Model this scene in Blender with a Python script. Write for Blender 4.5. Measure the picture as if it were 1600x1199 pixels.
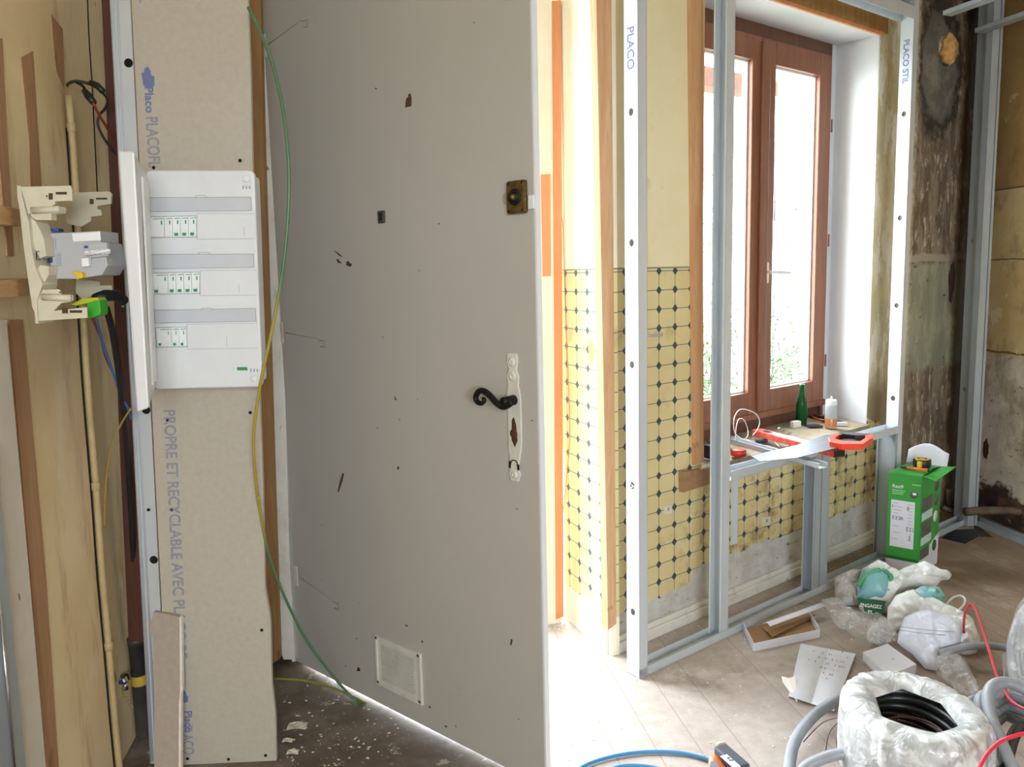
import bpy, bmesh, math, random
from mathutils import Vector as V, Matrix, Euler, noise
from mathutils.geometry import tessellate_polygon
random.seed(7)
for o in list(bpy.data.objects): bpy.data.objects.remove(o)
SC = bpy.context.scene
COL = SC.collection

# ------------------------------------------------------------------ camera
EYE = 1.16; FPX = 1290.0; PIT = math.radians(7.6); ROL = math.radians(1.33)
fw = V((0, math.cos(PIT), -math.sin(PIT)))
r0 = V((1, 0, 0)); u0 = V((0, math.sin(PIT), math.cos(PIT)))
cr = math.cos(ROL)*r0 - math.sin(ROL)*u0
cu = math.cos(ROL)*u0 + math.sin(ROL)*r0
CAM = V((0, 0, EYE))
cd = bpy.data.cameras.new('camera'); cam = bpy.data.objects.new('camera', cd); COL.objects.link(cam)
cam.matrix_world = Matrix(((cr.x, cu.x, -fw.x, 0), (cr.y, cu.y, -fw.y, 0), (cr.z, cu.z, -fw.z, EYE), (0, 0, 0, 1)))
cd.sensor_fit = 'HORIZONTAL'; cd.sensor_width = 36; cd.lens = FPX/1600*36
cd.clip_start = 0.05; cd.clip_end = 200
SC.camera = cam
# ------------------------------------------------------------------ sky and exposure
w = bpy.data.worlds.new('world'); SC.world = w; w.use_nodes = True
wn = w.node_tree.nodes; bgn = wn['Background']
bgn.inputs[0].default_value = (0.88, 0.94, 1.0, 1); bgn.inputs[1].default_value = 7.6
SC.view_settings.view_transform = 'Standard'; SC.view_settings.look = 'None'
SC.view_settings.gamma = 1; SC.view_settings.use_curve_mapping = False
SC.view_settings.exposure = 1.65
def portal(name, loc, direction, sx, sy):
    l = bpy.data.lights.new(name, 'AREA'); l.shape = 'RECTANGLE'; l.size = sx; l.size_y = sy
    l.cycles.is_portal = True
    o = bpy.data.objects.new(name, l); COL.objects.link(o); o.location = loc
    o.rotation_euler = V(direction).to_track_quat('-Z', 'Y').to_euler()

# ------------------------------------------------------------------ pixel -> world point
def ray(x, y): return fw + cr*((x-800)/FPX) - cu*((y-599.5)/FPX)
def fl(x, y, z=0.0):
    d = ray(x, y); return CAM + d*((z-EYE)/d.z)
def hit(x, y, p, n):
    d = ray(x, y); return CAM + d*((p-CAM).dot(n)/d.dot(n))

class Frame:
    """a vertical plane: s along it, off into the wall, z up"""
    def __init__(s, o, u, up=(0, 0, 1)):
        s.o = V((o[0], o[1], 0)); s.u = V((u[0], u[1], 0)).normalized(); s.up = V(up)
        s.n = V((-s.u.y, s.u.x, 0))
    def __call__(s, a, off, z): return s.o + s.u*a + s.n*off + s.up*z
    def px(s, x, y, off=0): return hit(x, y, s.o + s.n*off, s.n)
    def rot(s): return math.atan2(s.u.y, s.u.x)
WF = Frame((.276, 2.388), (.780, .626))       # window wall
TF = Frame((.351, 2.235), (.780, .626))       # metal framing in front of it
SF = Frame((0, 1.884), (1, .03), (.031, .00093, 1))# narrow plasterboard strip
DF = Frame((-.669, 2.368), (.720, -.644))     # open door
LF = Frame((-.969, 1.857), (-.153, .988))     # left wall (s grows away from the camera)
RF = Frame((2.124, 3.871), (.153, -.988))     # right wall (s grows towards the camera)
EF = Frame((.171+.276-.276, 2.654), (.367*.98, -.930*.98)) # return wall, s from the back corner

# ------------------------------------------------------------------ materials
def lin(c): return c/12.92 if c <= .04045 else ((c+.055)/1.055)**2.4
def hx(h, k=1.0):
    h = h.lstrip('#'); return tuple(min(1, lin(int(h[i:i+2], 16)/255)*k) for i in (0, 2, 4)) + (1,)
class NT:
    def __init__(s, name):
        s.m = bpy.data.materials.new(name); s.m.use_nodes = True; s.t = s.m.node_tree
        s.b = s.t.nodes['Principled BSDF']; s._c = None
    def n(s, ty, **k):
        x = s.t.nodes.new(ty)
        for a, b in k.items(): setattr(x, a, b)
        return x
    def put(s, sock, v):
        if hasattr(v, 'is_output'): s.t.links.new(v, sock)
        else: sock.default_value = v
    def co(s):
        if s._c is None: s._c = s.n('ShaderNodeTexCoord').outputs['Object']
        return s._c
    def sep(s, v=None):
        x = s.n('ShaderNodeSeparateXYZ'); s.put(x.inputs[0], s.co() if v is None else v); return x.outputs
    def M(s, op, a, b=0.0, c=0.0):
        x = s.n('ShaderNodeMath', operation=op); s.put(x.inputs[0], a); s.put(x.inputs[1], b)
        if op in ('MULTIPLY_ADD', 'COMPARE', 'SMOOTH_MIN'): s.put(x.inputs[2], c)
        return x.outputs[0]
    def step(s, v, a, b):      # 0 below a, 1 above b (smooth)
        x = s.n('ShaderNodeMapRange', interpolation_type='SMOOTHSTEP')
        s.put(x.inputs[0], v); s.put(x.inputs[1], a); s.put(x.inputs[2], b); return x.outputs[0]
    def mix(s, f, a, b):
        x = s.n('ShaderNodeMix', data_type='RGBA'); s.put(x.inputs[0], f); s.put(x.inputs[6], a); s.put(x.inputs[7], b)
        return x.outputs[2]
    def noise(s, sc=5, det=4, rough=.55, stretch=(1, 1, 1), off=(0, 0, 0), dist=0):
        mp = s.n('ShaderNodeMapping'); s.put(mp.inputs[0], s.co()); mp.inputs[3].default_value = stretch; mp.inputs[1].default_value = off
        x = s.n('ShaderNodeTexNoise'); s.put(x.inputs['Vector'], mp.outputs[0]); x.inputs['Scale'].default_value = sc
        x.inputs['Detail'].default_value = det; x.inputs['Roughness'].default_value = rough; x.inputs['Distortion'].default_value = dist
        return x.outputs[0]
    def col(s, v): s.put(s.b.inputs['Base Color'], v)
    def bump(s, h, st=.3, d=.002):
        x = s.n('ShaderNodeBump'); x.inputs['Strength'].default_value = st; x.inputs['Distance'].default_value = d
        s.put(x.inputs['Height'], h); s.put(s.b.inputs['Normal'], x.outputs[0])
    def set(s, **k):
        for a, b in k.items(): s.put(s.b.inputs[{'rough': 'Roughness', 'metal': 'Metallic', 'trans': 'Transmission Weight', 'ior': 'IOR', 'alpha': 'Alpha', 'spec': 'Specular IOR Level', 'coat': 'Coat Weight'}[a]], b)
        return s
def simple(name, c, rough=.6, metal=0, c2=None, sc=20, var=.5, stretch=(1, 1, 1), bump=0, **k):
    m = NT(name); a = hx(c)
    if c2:
        m.col(m.mix(m.step(m.noise(sc, 4, .6, stretch), .5-var*.5, .5+var*.5), a, hx(c2)))
    else: m.col(a)
    if bump: m.bump(m.noise(sc*3, 3, .6, stretch), .4, bump)
    m.set(rough=rough, metal=metal, **k); return m.m
MT = {}
MT['white_plastic'] = simple('white_plastic', 'e4e6e8', .4, c2='dcdee0', sc=8)
MT['cream_plastic'] = simple('cream_plastic', 'd8d2bd', .5, c2='cec7b0', sc=30)
MT['cream_plastic_dark'] = simple('cream_plastic_dark', 'b9b29c', .5)
MT['grey_plastic'] = simple('grey_plastic', 'b6b8bb', .45)
MT['label_white'] = simple('label_white', 'f0f0f0', .5)
MT['lens'] = simple('lens_plastic', 'cfd2d8', .15, c2='c6c9d0', sc=6)
MT['module'] = simple('module_plastic', 'eceeee', .35)
MT['line_grey'] = simple('line_grey', '9b9ea3', .6)
MT['green_mark'] = simple('green_mark', '2f8f55', .5)
MT['dark'] = simple('dark_hole', '0c0a09', .9)
MT['black_plastic'] = simple('black_plastic', '18191b', .45)
MT['black_iron'] = simple('black_iron', '161412', .5, 0.3, bump=.0004, sc=60)
MT['brass'] = simple('aged_brass', '8a744a', .38, .8, c2='5d4a2b', sc=60)
MT['blue_ink'] = simple('blue_ink', '6d78a6', .8)
MT['blue_ink_faint'] = simple('blue_ink_faint', '8487a0', .9, c2='a29fa0', sc=160, var=.6)
MT['gypsum'] = simple('gypsum', 'efe8e0', .9, c2='ddd4ca', sc=60, bump=.001)
MT['green_yellow_cable'] = simple('green_cable', '3f6f43', .4)
MT['red_plastic'] = simple('red_plastic', 'c8321f', .4)
MT['orange_red'] = simple('orange_red_plastic', 'f2431f', .35, c2='e83a18', sc=15)
MT['red_paint'] = simple('red_painted_steel', 'd6382c', .45, c2='e0776a', sc=45, var=.5)
MT['yellow'] = simple('yellow_plastic', 'e3bf2a', .4)
MT['blue'] = simple('blue_plastic', '2b4f9e', .4)
MT['white_rubber'] = simple('white_cable', 'e9e6e0', .4)
MT['paper'] = simple('paper', 'dfe2ee', .8, c2='d3d7e6', sc=12)
MT['card_white'] = simple('card_white', 'd9dae6', .7)
MT['card_brown'] = simple('card_brown', 'a98763', .85, c2='9d7a55', sc=30)
MT['green_card'] = simple('green_card', '3c9c40', .45, c2='36923b', sc=6)
MT['green_card_dark'] = simple('green_card_dark', '1d6a2a', .5)
MT['photo_grey'] = simple('photo_grey', '6b6a64', .5, c2='4b4d48', sc=40)
MT['brown_wire'] = simple('brown_wire', '5e4138', .5)
MT['red_wire'] = simple('red_wire', 'd8344a', .3)
MT['blue_wire'] = simple('blue_wire', '3e86b8', .4)
MT['conduit'] = simple('grey_conduit', '9a9fa7', .4, c2='8d9299', sc=20)
MT['black_conduit'] = simple('black_conduit', '1d1e20', .35)
MT['foam'] = simple('foam', 'd2a868', .9, c2='b98a4c', sc=60, bump=.003)
MT['chrome'] = simple('chrome', 'd8d8d8', .2, 1)
MT['pipe_grey'] = simple('pipe_grey', '4a4745', .5, c2='37332f', sc=20)
MT['pipe_brown'] = simple('pipe_brown', '6a5a49', .7, c2='4c4036', sc=30)
MT['foliage'] = simple('foliage', '2c4420', .7, c2='40592c', sc=5)
MT['bark'] = simple('bark', '2a2620', .8)
MT['ext_white'] = simple('ext_white', 'e8e8ea', .7)
MT['ground'] = simple('ground_mat', 'a9a79c', .95, c2='8d9480', sc=1.5)
MT['chips'] = simple('chips', 'e6ddcb', .9)

def galv(name, c='d6dbe0', c2='bec7cf', rough=.42, metal=.3):
    m = NT(name); n = m.noise(18, 3, .6, (1, 1, .25)); m.col(m.mix(n, hx(c), hx(c2)))
    m.set(metal=metal); m.set(rough=m.M('MULTIPLY_ADD', m.noise(60, 2), .2, rough-.1)); return m.m
MT['galv'] = galv('galvanised_steel')
MT['galv_dark'] = galv('galvanised_steel_dusty', 'b4bdc4', '9aa4ac', .5)
MT['steel'] = galv('saw_steel', '555b62', '4a4f56', .5, .5)

def wood(name, a, b, c, sc=6, stretch=(6, 6, .5), rough=.65):
    m = NT(name); n1 = m.noise(sc, 5, .6, stretch, dist=.6); n2 = m.noise(sc*5, 3, .6, stretch)
    k = m.noise(14, 2, .5, (1, 1, .7), off=(3, 1, 2))
    cc = m.mix(m.step(n1, .3, .7), hx(a), hx(b)); cc = m.mix(m.M('MULTIPLY', m.step(n2, .5, .75), .35), cc, hx(c))
    cc = m.mix(m.M('MULTIPLY', m.step(k, .72, .78), .6), cc, hx(c))
    m.col(cc); m.bump(n2, .25, .001); m.set(rough=rough); return m.m
MT['pine'] = wood('pine', 'c9a27c', 'b98b62', '8f6440')
MT['pine_bright'] = wood('pine_bright', 'c99f77', 'bb8a5c', '9a6a42')
MT['window_wood'] = wood('window_wood', '8c5b43', '7d4f3a', '5c3828', rough=.45)
MT['window_wood_dark'] = wood('window_wood_dark', '6b4535', '5c3a2c', '40281d', rough=.55)
MT['orange_wood'] = wood('orange_wood', 'cf8a5c', 'c27c4e', 'a0623a')
MT['stud_wood'] = wood('stud_wood', 'a87f50', '96703f', '6a4a2a')
MT['red_wood'] = wood('red_brown_wood', '5a3122', '44241a', '2a1510')
MT['brown_strip'] = wood('bare_wood_strip', 'b9926c', 'a88059', '8a6848')
MT['plank_hx'] = wood('offcut_wood', 'a07c58', '8f6c4b', '6f5138', stretch=(.6, 6, 6))
MT['batten'] = wood('batten_wood', 'c39d72', 'b48c62', '8d6843', stretch=(6, .6, 6))

MT['cavity_shade_wood'] = wood('cavity_boards_painted_shade', '2c1a13', '1f130e', '140c08')  # near-black boards: the cavity's shade is put into the colour
def plaster(name, base, base2, dirt, amt=.5, sc=3, rough=.9, spots=True):
    m = NT(name); c = m.mix(m.step(m.noise(sc, 5, .6), .35, .65), hx(base), hx(base2))
    c = m.mix(m.M('MULTIPLY', m.step(m.noise(sc*2.3, 6, .7, (1, 1, .6), (4, 2, 1)), .52, .72), amt), c, hx(dirt))
    if spots: c = m.mix(m.step(m.noise(38, 2, .4, (1, 1, .5), (9, 3, 2)), .74, .78), c, hx(dirt, .4))
    m.col(c); m.bump(m.noise(sc*12, 4, .6), .25, .002); m.set(rough=rough); return m.m
MT['door_paint'] = None
def door_mat():
    m = NT('door_paint'); c = m.mix(m.noise(2.5, 4), hx('bcb9b3'), hx('b6b3ac'))
    c = m.mix(m.M('MULTIPLY', m.step(m.noise(26, 3, .5, off=(2, 2, 2)), .74, .77), .8), c, hx('6f6157'))
    m.col(c); m.bump(m.noise(420, 2, .5), .25, .0006); m.set(rough=.55); return m.m
MT['door_paint'] = door_mat()
MT['door_edge'] = simple('door_edge_white', 'e3e6ec', .5)
MT['white_paint'] = plaster('white_paint', 'dcdad2', 'd2cfc5', 'a99c86', .5, 8, .6)
MT['cream_jamb'] = plaster('cream_jamb_paint', 'dcd2bd', 'd6cab2', 'b9a27e', .25, 6, .6, spots=False)
MT['reveal'] = simple('reveal_white', 'cfd0d3', .6, c2='c8c9cc', sc=4)
MT['board_grey'] = simple('plasterboard_paper', 'beb7a9', .9, c2='b4ad9f', sc=70, var=.6, bump=.0004)
MT['board_offcut'] = simple('plasterboard_offcut_paper', 'b0a497', .9, c2='a89b8d', sc=70, var=.6)
def leftwall():
    m = NT('left_wall_plaster'); c = m.mix(m.step(m.noise(2.2, 5), .35, .65), hx('f0dcb4'), hx('e2c89a'))
    c = m.mix(m.M('MULTIPLY', m.step(m.noise(5, 6, .7, (1.6, 1, .35), (4, 2, 1)), .5, .7), .6), c, hx('ab8458'))
    c = m.mix(m.step(m.noise(22, 4, .6, (1.5, 1, .4), (9, 3, 2)), .70, .74), c, hx('6a4f34'))
    c = m.mix(m.M('MULTIPLY', m.step(m.noise(4, 4, .6, (1, 1, .5), (1, 7, 2)), .6, .66), .6), c, hx('efe6c8'))
    m.col(c); m.bump(m.noise(26, 4), .3, .002); m.set(rough=.85); return m.m
MT['left_wall'] = leftwall()
MT['left_white'] = plaster('left_white_board', 'ddd8cc', 'd6d0c2', 'b9ab94', .3, 5)
MT['plain_wall'] = plaster('old_wall_plaster', 'cfc3a8', 'c4b697', '9d8a6a', .4, 1.5)
MT['ceiling'] = simple('ceiling_paint', 'd8d4ca', .9, c2='ccc6b8', sc=2)

def tilewall(name, is_return=False):
    """painted plaster above, printed octagon-and-diamond wall covering below, raw plaster at the foot"""
    m = NT(name); s = m.sep(); S, Z = s[0], s[2]
    nz = m.noise(9, 5, .65); nb = m.noise(3, 4, .6); nf = m.noise(40, 3, .6)
    u = m.M('MULTIPLY', m.M('SUBTRACT', S, .229 if not is_return else .092), 1/.0750)
    v = m.M('MULTIPLY', m.M('SUBTRACT', Z, 1.0990), 1/.0580)
    du = m.M('MULTIPLY', m.M('ABSOLUTE', m.M('SUBTRACT', m.M('FRACT', m.M('ADD', u, 100.5)), .5)), .0750)
    dv = m.M('MULTIPLY', m.M('ABSOLUTE', m.M('SUBTRACT', m.M('FRACT', m.M('ADD', v, 100.5)), .5)), .0580)
    dia = m.M('LESS_THAN', m.M('ADD', du, m.M('MULTIPLY', dv, .9)), .0125)
    line = m.M('LESS_THAN', m.M('MINIMUM', du, dv), .0011)
    tile = m.mix(m.step(nb, .35, .65), hx('d6c797'), hx('cdbb88'))
    tile = m.mix(m.M('MULTIPLY', m.step(nz, .55, .75), .55), tile, hx('9a7f4c'))
    tile = m.mix(m.M('MULTIPLY', m.step(du, .0, .02), .0), tile, hx('ffffff'))
    tile = m.mix(line, tile, hx('475258')); tile = m.mix(dia, tile, hx('2f4754' if not is_return else '3d5560'))
    up = m.mix(m.step(nb, .35, .65), hx('e2d7b2' if not is_return else 'e4dac4'), hx('dccfa6' if not is_return else 'ddd0b4'))
    up = m.mix(m.M('MULTIPLY', m.step(nz, .6, .75), .4), up, hx('a78f62'))
    up = m.mix(m.step(m.noise(30, 3, .5, (1, 1, .4), (5, 1, 1)), .75, .78), up, hx('5d4a36'))
    if not is_return:
        stn = m.M('MULTIPLY', m.M('MULTIPLY', m.step(S, .28, .4), m.M('SUBTRACT', 1.0, m.step(Z, .35, .62))), m.step(m.noise(8, 5, .7, off=(3, 9, 1)), .48, .66))
        tile = m.mix(m.M('MULTIPLY', stn, .75), tile, hx('7a6238'))
    c = m.mix(m.step(Z, 1.1665, 1.168), tile, up)
    edge = m.M('MULTIPLY', m.M('GREATER_THAN', Z, 1.1645), m.M('LESS_THAN', Z, 1.1690)); c = m.mix(edge, c, hx('7b7d70'))
    if not is_return:
        # right of the window: stripped and stained masonry
        raw = m.mix(m.step(m.noise(5, 6, .7, (1, 1, .5), (3, 0, 0)), .4, .6), hx('cfc5a4'), hx('b3aa8c'))
        raw = m.mix(m.step(m.noise(9, 5, .7, (1.6, 1, .5), (8, 0, 1)), .5, .56), raw, hx('d6d3c6'))
        raw = m.mix(m.step(m.noise(11, 5, .7, (2, 1, .35), (1, 4, 1)), .64, .72), raw, hx('5c4a38'))
        rt = m.mix(m.step(m.M('ADD', Z, m.M('MULTIPLY', m.M('SUBTRACT', nz, .5), .2)), .6, .75), hx('8e8064'), raw)
        jag = m.M('ADD', S, m.M('MULTIPLY', m.M('SUBTRACT', nz, .5), .16))
        jag2 = m.M('MULTIPLY_ADD', m.step(Z, .5, .56), -.19, 1.61)
        c = m.mix(m.step(m.M('SUBTRACT', jag, jag2), -.01, .02), c, rt)
        mould = m.mix(m.step(m.noise(7, 6, .75, (1.6, 1, .5), (2, 7, 0)), .45, .56), hx('6a5c4d'), hx('8f8170'))
        mould = m.mix(m.step(m.noise(13, 6, .75, (2.2, 1, .7), (6, 7, 3)), .55, .6), mould, hx('bdb2a0'))
        mould = m.mix(m.step(m.noise(16, 5, .7, (2, 1, .4), (1, 9, 3)), .62, .7), mould, hx('241d19'))
        gr = m.mix(m.step(m.noise(6, 5, .7, (1.6, 1, .6), (9, 9, 9)), .4, .6), hx('8a8c7a'), hx('a3a38e'))
        gr = m.mix(m.step(m.noise(9, 5, .7, (1, 1, 2), (4, 4, 1)), .6, .65), gr, hx('3f5266'))
        gr = m.mix(m.step(m.noise(8, 5, .7, (1, 1, 1), (7, 2, 5)), .62, .66), gr, hx('a08c5e'))
        band = m.M('MULTIPLY', m.step(m.M('ADD', Z, m.M('MULTIPLY', m.M('SUBTRACT', nz, .5), .1)), .68, .72), m.M('SUBTRACT', 1.0, m.step(Z, 1.15, 1.17)))
        mould = m.mix(band, mould, gr)
        zz = m.M('ADD', Z, m.M('MULTIPLY', m.M('SUBTRACT', nz, .5), .06))
        ledge = m.M('MULTIPLY', m.step(zz, 1.165, 1.175), m.M('SUBTRACT', 1.0, m.step(zz, 1.195, 1.21))); mould = m.mix(ledge, mould, hx('a99f92'))
        # darker towards the corner and the top
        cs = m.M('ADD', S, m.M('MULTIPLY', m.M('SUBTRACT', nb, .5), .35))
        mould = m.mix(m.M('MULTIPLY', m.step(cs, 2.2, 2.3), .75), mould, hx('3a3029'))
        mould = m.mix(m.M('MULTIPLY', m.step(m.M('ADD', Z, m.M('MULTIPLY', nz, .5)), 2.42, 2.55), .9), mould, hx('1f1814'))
        el = m.M('ADD', m.M('POWER', m.M('MULTIPLY', m.M('SUBTRACT', S, 2.02), 1/.19), 2.0), m.M('POWER', m.M('MULTIPLY', m.M('SUBTRACT', Z, 1.98), 1/.24), 2.0))
        el = m.M('ADD', el, m.M('MULTIPLY', m.M('SUBTRACT', nz, .5), 3.0))
        mould = m.mix(m.M('SUBTRACT', 1.0, m.step(el, .9, 1.7)), mould, hx('2a231e')); mould = m.mix(m.M('SUBTRACT', 1.0, m.step(el, .5, 1.1)), mould, m.mix(m.step(nz, .4, .6), hx('68655e'), hx('8b877c')))
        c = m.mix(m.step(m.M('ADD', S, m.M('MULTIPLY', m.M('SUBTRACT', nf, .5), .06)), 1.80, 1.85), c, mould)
        # torn foot of the covering: white plaster
        zt = m.M('ADD', Z, m.M('MULTIPLY', m.M('SUBTRACT', nz, .5), .07))
        foot = m.mix(m.step(m.noise(12, 5, .7), .35, .7), hx('c9c8c6'), hx('b3aea6'))
        foot = m.mix(m.step(m.noise(14, 5, .7, (1, 1, 3), (3, 3, 3)), .58, .66), foot, hx('8a7a62'))
        lim = m.M('ADD', .117, m.M('MULTIPLY', m.step(S, .36, .42), .055))
        ft = m.M('MULTIPLY', m.M('SUBTRACT', 1.0, m.step(m.M('SUBTRACT', zt, lim), -.001, .004)), m.M('SUBTRACT', 1.0, m.step(S, 1.62, 1.7)))
        c = m.mix(ft, c, foot)
    else:
        zt = m.M('ADD', Z, m.M('MULTIPLY', m.M('SUBTRACT', nz, .5), .03))
        c = m.mix(m.M('SUBTRACT', 1.0, m.step(zt, .118, .122)), c, hx('e6dcc4'))
        rip = m.M('MULTIPLY', m.step(nf, .0, .1), m.M('LESS_THAN', m.M('ADD', m.M('POWER', m.M('MULTIPLY', m.M('SUBTRACT', S, .19), 55.0), 2.0), m.M('POWER', m.M('MULTIPLY', m.M('SUBTRACT', Z, .92), 26.0), 2.0)), m.M('MULTIPLY', nf, 2.0)))
        c = m.mix(rip, c, hx('b98a5c'))
    m.col(c); m.bump(m.noise(26, 5, .65), .35, .003); m.set(rough=.75); return m.m
MT['window_wall'] = tilewall('window_wall_finish'); MT['return_wall'] = tilewall('return_wall_finish', True)

def right_wall():
    m = NT('right_wall_finish'); s = m.sep(); S, Z = s[0], s[2]
    nz = m.noise(6, 6, .7); nb = m.noise(2.4, 5, .6)
    Zj = m.M('ADD', Z, m.M('MULTIPLY', m.M('SUBTRACT', nz, .5), .035))
    yel = m.mix(m.step(nb, .35, .65), hx('d0b98a'), hx('bba270'))
    brn = m.mix(m.step(nb, .35, .65), hx('ab8b56'), hx('957547'))
    pl = m.mix(m.step(m.noise(5, 6, .7, (1, 1, 1), (3, 5, 1)), .4, .6), hx('bab0a2'), hx('d3cabb'))
    pl = m.mix(m.step(m.noise(9, 6, .75, (1, 1, 2), (1, 5, 7)), .58, .64), pl, hx('6c6054'))
    c = m.mix(m.step(Zj, .74, .76), pl, yel); c = m.mix(m.step(Z, 1.47, 1.475), c, brn)
    for zl, h in ((1.474, .004), (1.17, .003), (.765, .005)):
        c = m.mix(m.M('LESS_THAN', m.M('ABSOLUTE', m.M('SUBTRACT', Zj if zl < 1.4 else Z, zl)), h), c, hx('6c5a42'))
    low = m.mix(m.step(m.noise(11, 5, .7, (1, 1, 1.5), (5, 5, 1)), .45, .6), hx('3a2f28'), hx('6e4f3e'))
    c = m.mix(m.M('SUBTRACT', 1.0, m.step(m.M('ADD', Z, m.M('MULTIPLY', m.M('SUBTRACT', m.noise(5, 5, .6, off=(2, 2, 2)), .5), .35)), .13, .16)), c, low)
    c = m.mix(m.M('MULTIPLY', m.step(m.noise(4, 5, .7, (1, 1, .6), (8, 1, 4)), .5, .62), .6), c, hx('7d6848'))
    c = m.mix(m.M('MULTIPLY', m.step(m.noise(6, 6, .75, (1, 1, 1), (3, 1, 9)), .58, .62), .55), c, hx('d9cdb0'))
    c = m.mix(m.step(m.noise(34, 2, .4, (1, 1, 1), (2, 8, 4)), .74, .77), c, hx('1e1814'))
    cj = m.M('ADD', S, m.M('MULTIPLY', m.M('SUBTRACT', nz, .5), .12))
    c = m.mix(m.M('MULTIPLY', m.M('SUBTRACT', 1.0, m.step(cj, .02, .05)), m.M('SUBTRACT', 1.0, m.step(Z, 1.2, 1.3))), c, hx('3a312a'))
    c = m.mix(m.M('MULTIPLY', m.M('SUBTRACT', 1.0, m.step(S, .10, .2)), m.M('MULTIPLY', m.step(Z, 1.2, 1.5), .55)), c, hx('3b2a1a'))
    m.col(c); m.bump(m.noise(18, 6, .7), .5, .006); m.set(rough=.9); return m.m
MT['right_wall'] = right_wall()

def floor_mat():
    m = NT('old_floor_boards'); s = m.sep(); X, Y = s[0], s[1]       # object X across the boards
    t = m.M('MULTIPLY', m.M('SUBTRACT', X, .615), 1/.1045); k = m.M('FLOOR', t); f = m.M('FRACT', t)
    wn_ = m.n('ShaderNodeTexWhiteNoise', noise_dimensions='1D'); m.put(wn_.inputs['W'], k)
    grain = m.noise(9, 5, .65, (6, .5, 1), dist=.4); dirt = m.noise(2.2, 5, .65); fine = m.noise(22, 5, .7)
    c = m.mix(m.step(grain, .3, .7), hx('8b7866'), hx('7d6b59'))
    c = m.mix(m.M('MULTIPLY', wn_.outputs[0], .35), c, hx('6a5644'))
    dusty = m.mix(m.step(fine, .3, .7), hx('c8c0bb'), hx('b5aca6'))
    right = m.step(m.M('ADD', X, m.M('MULTIPLY', m.M('SUBTRACT', dirt, .5), .9)), 1.15, 1.75)
    c = m.mix(m.M('MULTIPLY', m.M('SUBTRACT', 1.0, right), .72), c, dusty)
    c = m.mix(m.M('MULTIPLY', m.step(m.noise(5, 5, .7, off=(5, 5, 5)), .52, .7), .45), c, hx('b5ada6'))
    c = m.mix(m.M('MULTIPLY', m.step(m.noise(4, 5, .7, off=(1, 5, 5)), .56, .7), .5), c, hx('5d4d3f'))
    wn2 = m.n('ShaderNodeTexWhiteNoise', noise_dimensions='1D'); m.put(wn2.inputs['W'], m.M('ADD', m.M('FLOOR', m.M('ADD', t, .5)), .37))
    seam = m.M('MULTIPLY', m.M('LESS_THAN', m.M('MINIMUM', f, m.M('SUBTRACT', 1.0, f)), .016), m.M('MULTIPLY_ADD', m.step(wn2.outputs[0], .3, .6), .6, .12))
    seam = m.M('MULTIPLY', seam, m.M('MULTIPLY_ADD', right, .5, .5)) 
    c = m.mix(m.M('MULTIPLY', seam, .95), c, m.mix(m.step(fine, .45, .6), hx('3c3028'), hx('8a7a6c')))
    con = m.mix(m.step(m.noise(7, 6, .7, off=(2, 1, 3)), .38, .62), hx('6a5c50'), hx('857a70'))
    con = m.mix(m.step(m.noise(9, 6, .7, off=(6, 1, 3)), .6, .64), con, hx('b9b2a6'))
    con = m.mix(m.step(m.noise(6, 6, .7, off=(6, 7, 3)), .62, .64), con, hx('8d857c'))
    edge = m.M('ADD', X, m.M('MULTIPLY', m.M('SUBTRACT', dirt, .5), .1))
    c = m.mix(m.M('SUBTRACT', 1.0, m.step(edge, .30, .36)), c, con)
    m.col(c); h = m.M('SUBTRACT', m.M('MULTIPLY', grain, .3), m.M('MULTIPLY', seam, 1.0)); m.bump(h, .5, .002)
    m.set(rough=m.M('MULTIPLY_ADD', fine, .3, .45)); return m.m
MT['floor'] = floor_mat()

def glass(name, c=(1, 1, 1, 1), rough=0.0, ior=1.45):
    m = NT(name); m.col(c); m.set(trans=1.0, rough=rough, ior=ior); return m.m
def pane(name):
    m = NT(name); t = m.t; g = m.n('ShaderNodeBsdfGlossy'); g.inputs['Roughness'].default_value = .02
    tr = m.n('ShaderNodeBsdfTransparent'); tr.inputs[0].default_value = (.96, .98, .97, 1)
    mx = m.n('ShaderNodeMixShader'); fr = m.n('ShaderNodeFresnel'); fr.inputs[0].default_value = 1.3
    m.put(mx.inputs[0], fr.outputs[0]); m.put(mx.inputs[1], tr.outputs[0]); m.put(mx.inputs[2], g.outputs[0])
    m.put(t.nodes['Material Output'].inputs[0], mx.outputs[0]); return m.m
MT['pane'] = pane('window_glass')
MT['bottle'] = glass('green_glass', hx('1f8a3f'), 0.02)
MT['bottle_dark'] = simple('bottle_green', '2c7f42', .08, trans=.7, ior=1.2)
MT['clear_bottle'] = simple('clear_bottle', 'cfd4d6', .2, trans=.45, ior=1.1)
MT['orange_liquid'] = simple('orange_liquid', 'd9935a', .2, trans=.3)
def film(name, c, body=.25, bumps=30, rough=.12, gain=.25):
    """thin crumpled plastic film: mostly see-through with glossy folds"""
    m = NT(name); t = m.t; m.col(hx(c)); m.set(rough=rough, spec=.9)
    tr = m.n('ShaderNodeBsdfTransparent'); mx = m.n('ShaderNodeMixShader')
    n = m.noise(bumps, 3, .6, (1, 1, 1), dist=.8)
    m.bump(n, .9, .012)
    f = m.M('MULTIPLY_ADD', m.step(n, .42, .66), gain, body)
    m.put(mx.inputs[0], f); m.put(mx.inputs[1], tr.outputs[0]); m.put(mx.inputs[2], m.b.outputs[0])
    m.put(t.nodes['Material Output'].inputs[0], mx.outputs[0]); return m.m
MT['film'] = film('clear_film', 'e8eaec', .12)
MT['wrap'] = film('stretch_wrap', 'f0f3f4', .46, 20, .25, .36)
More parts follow.
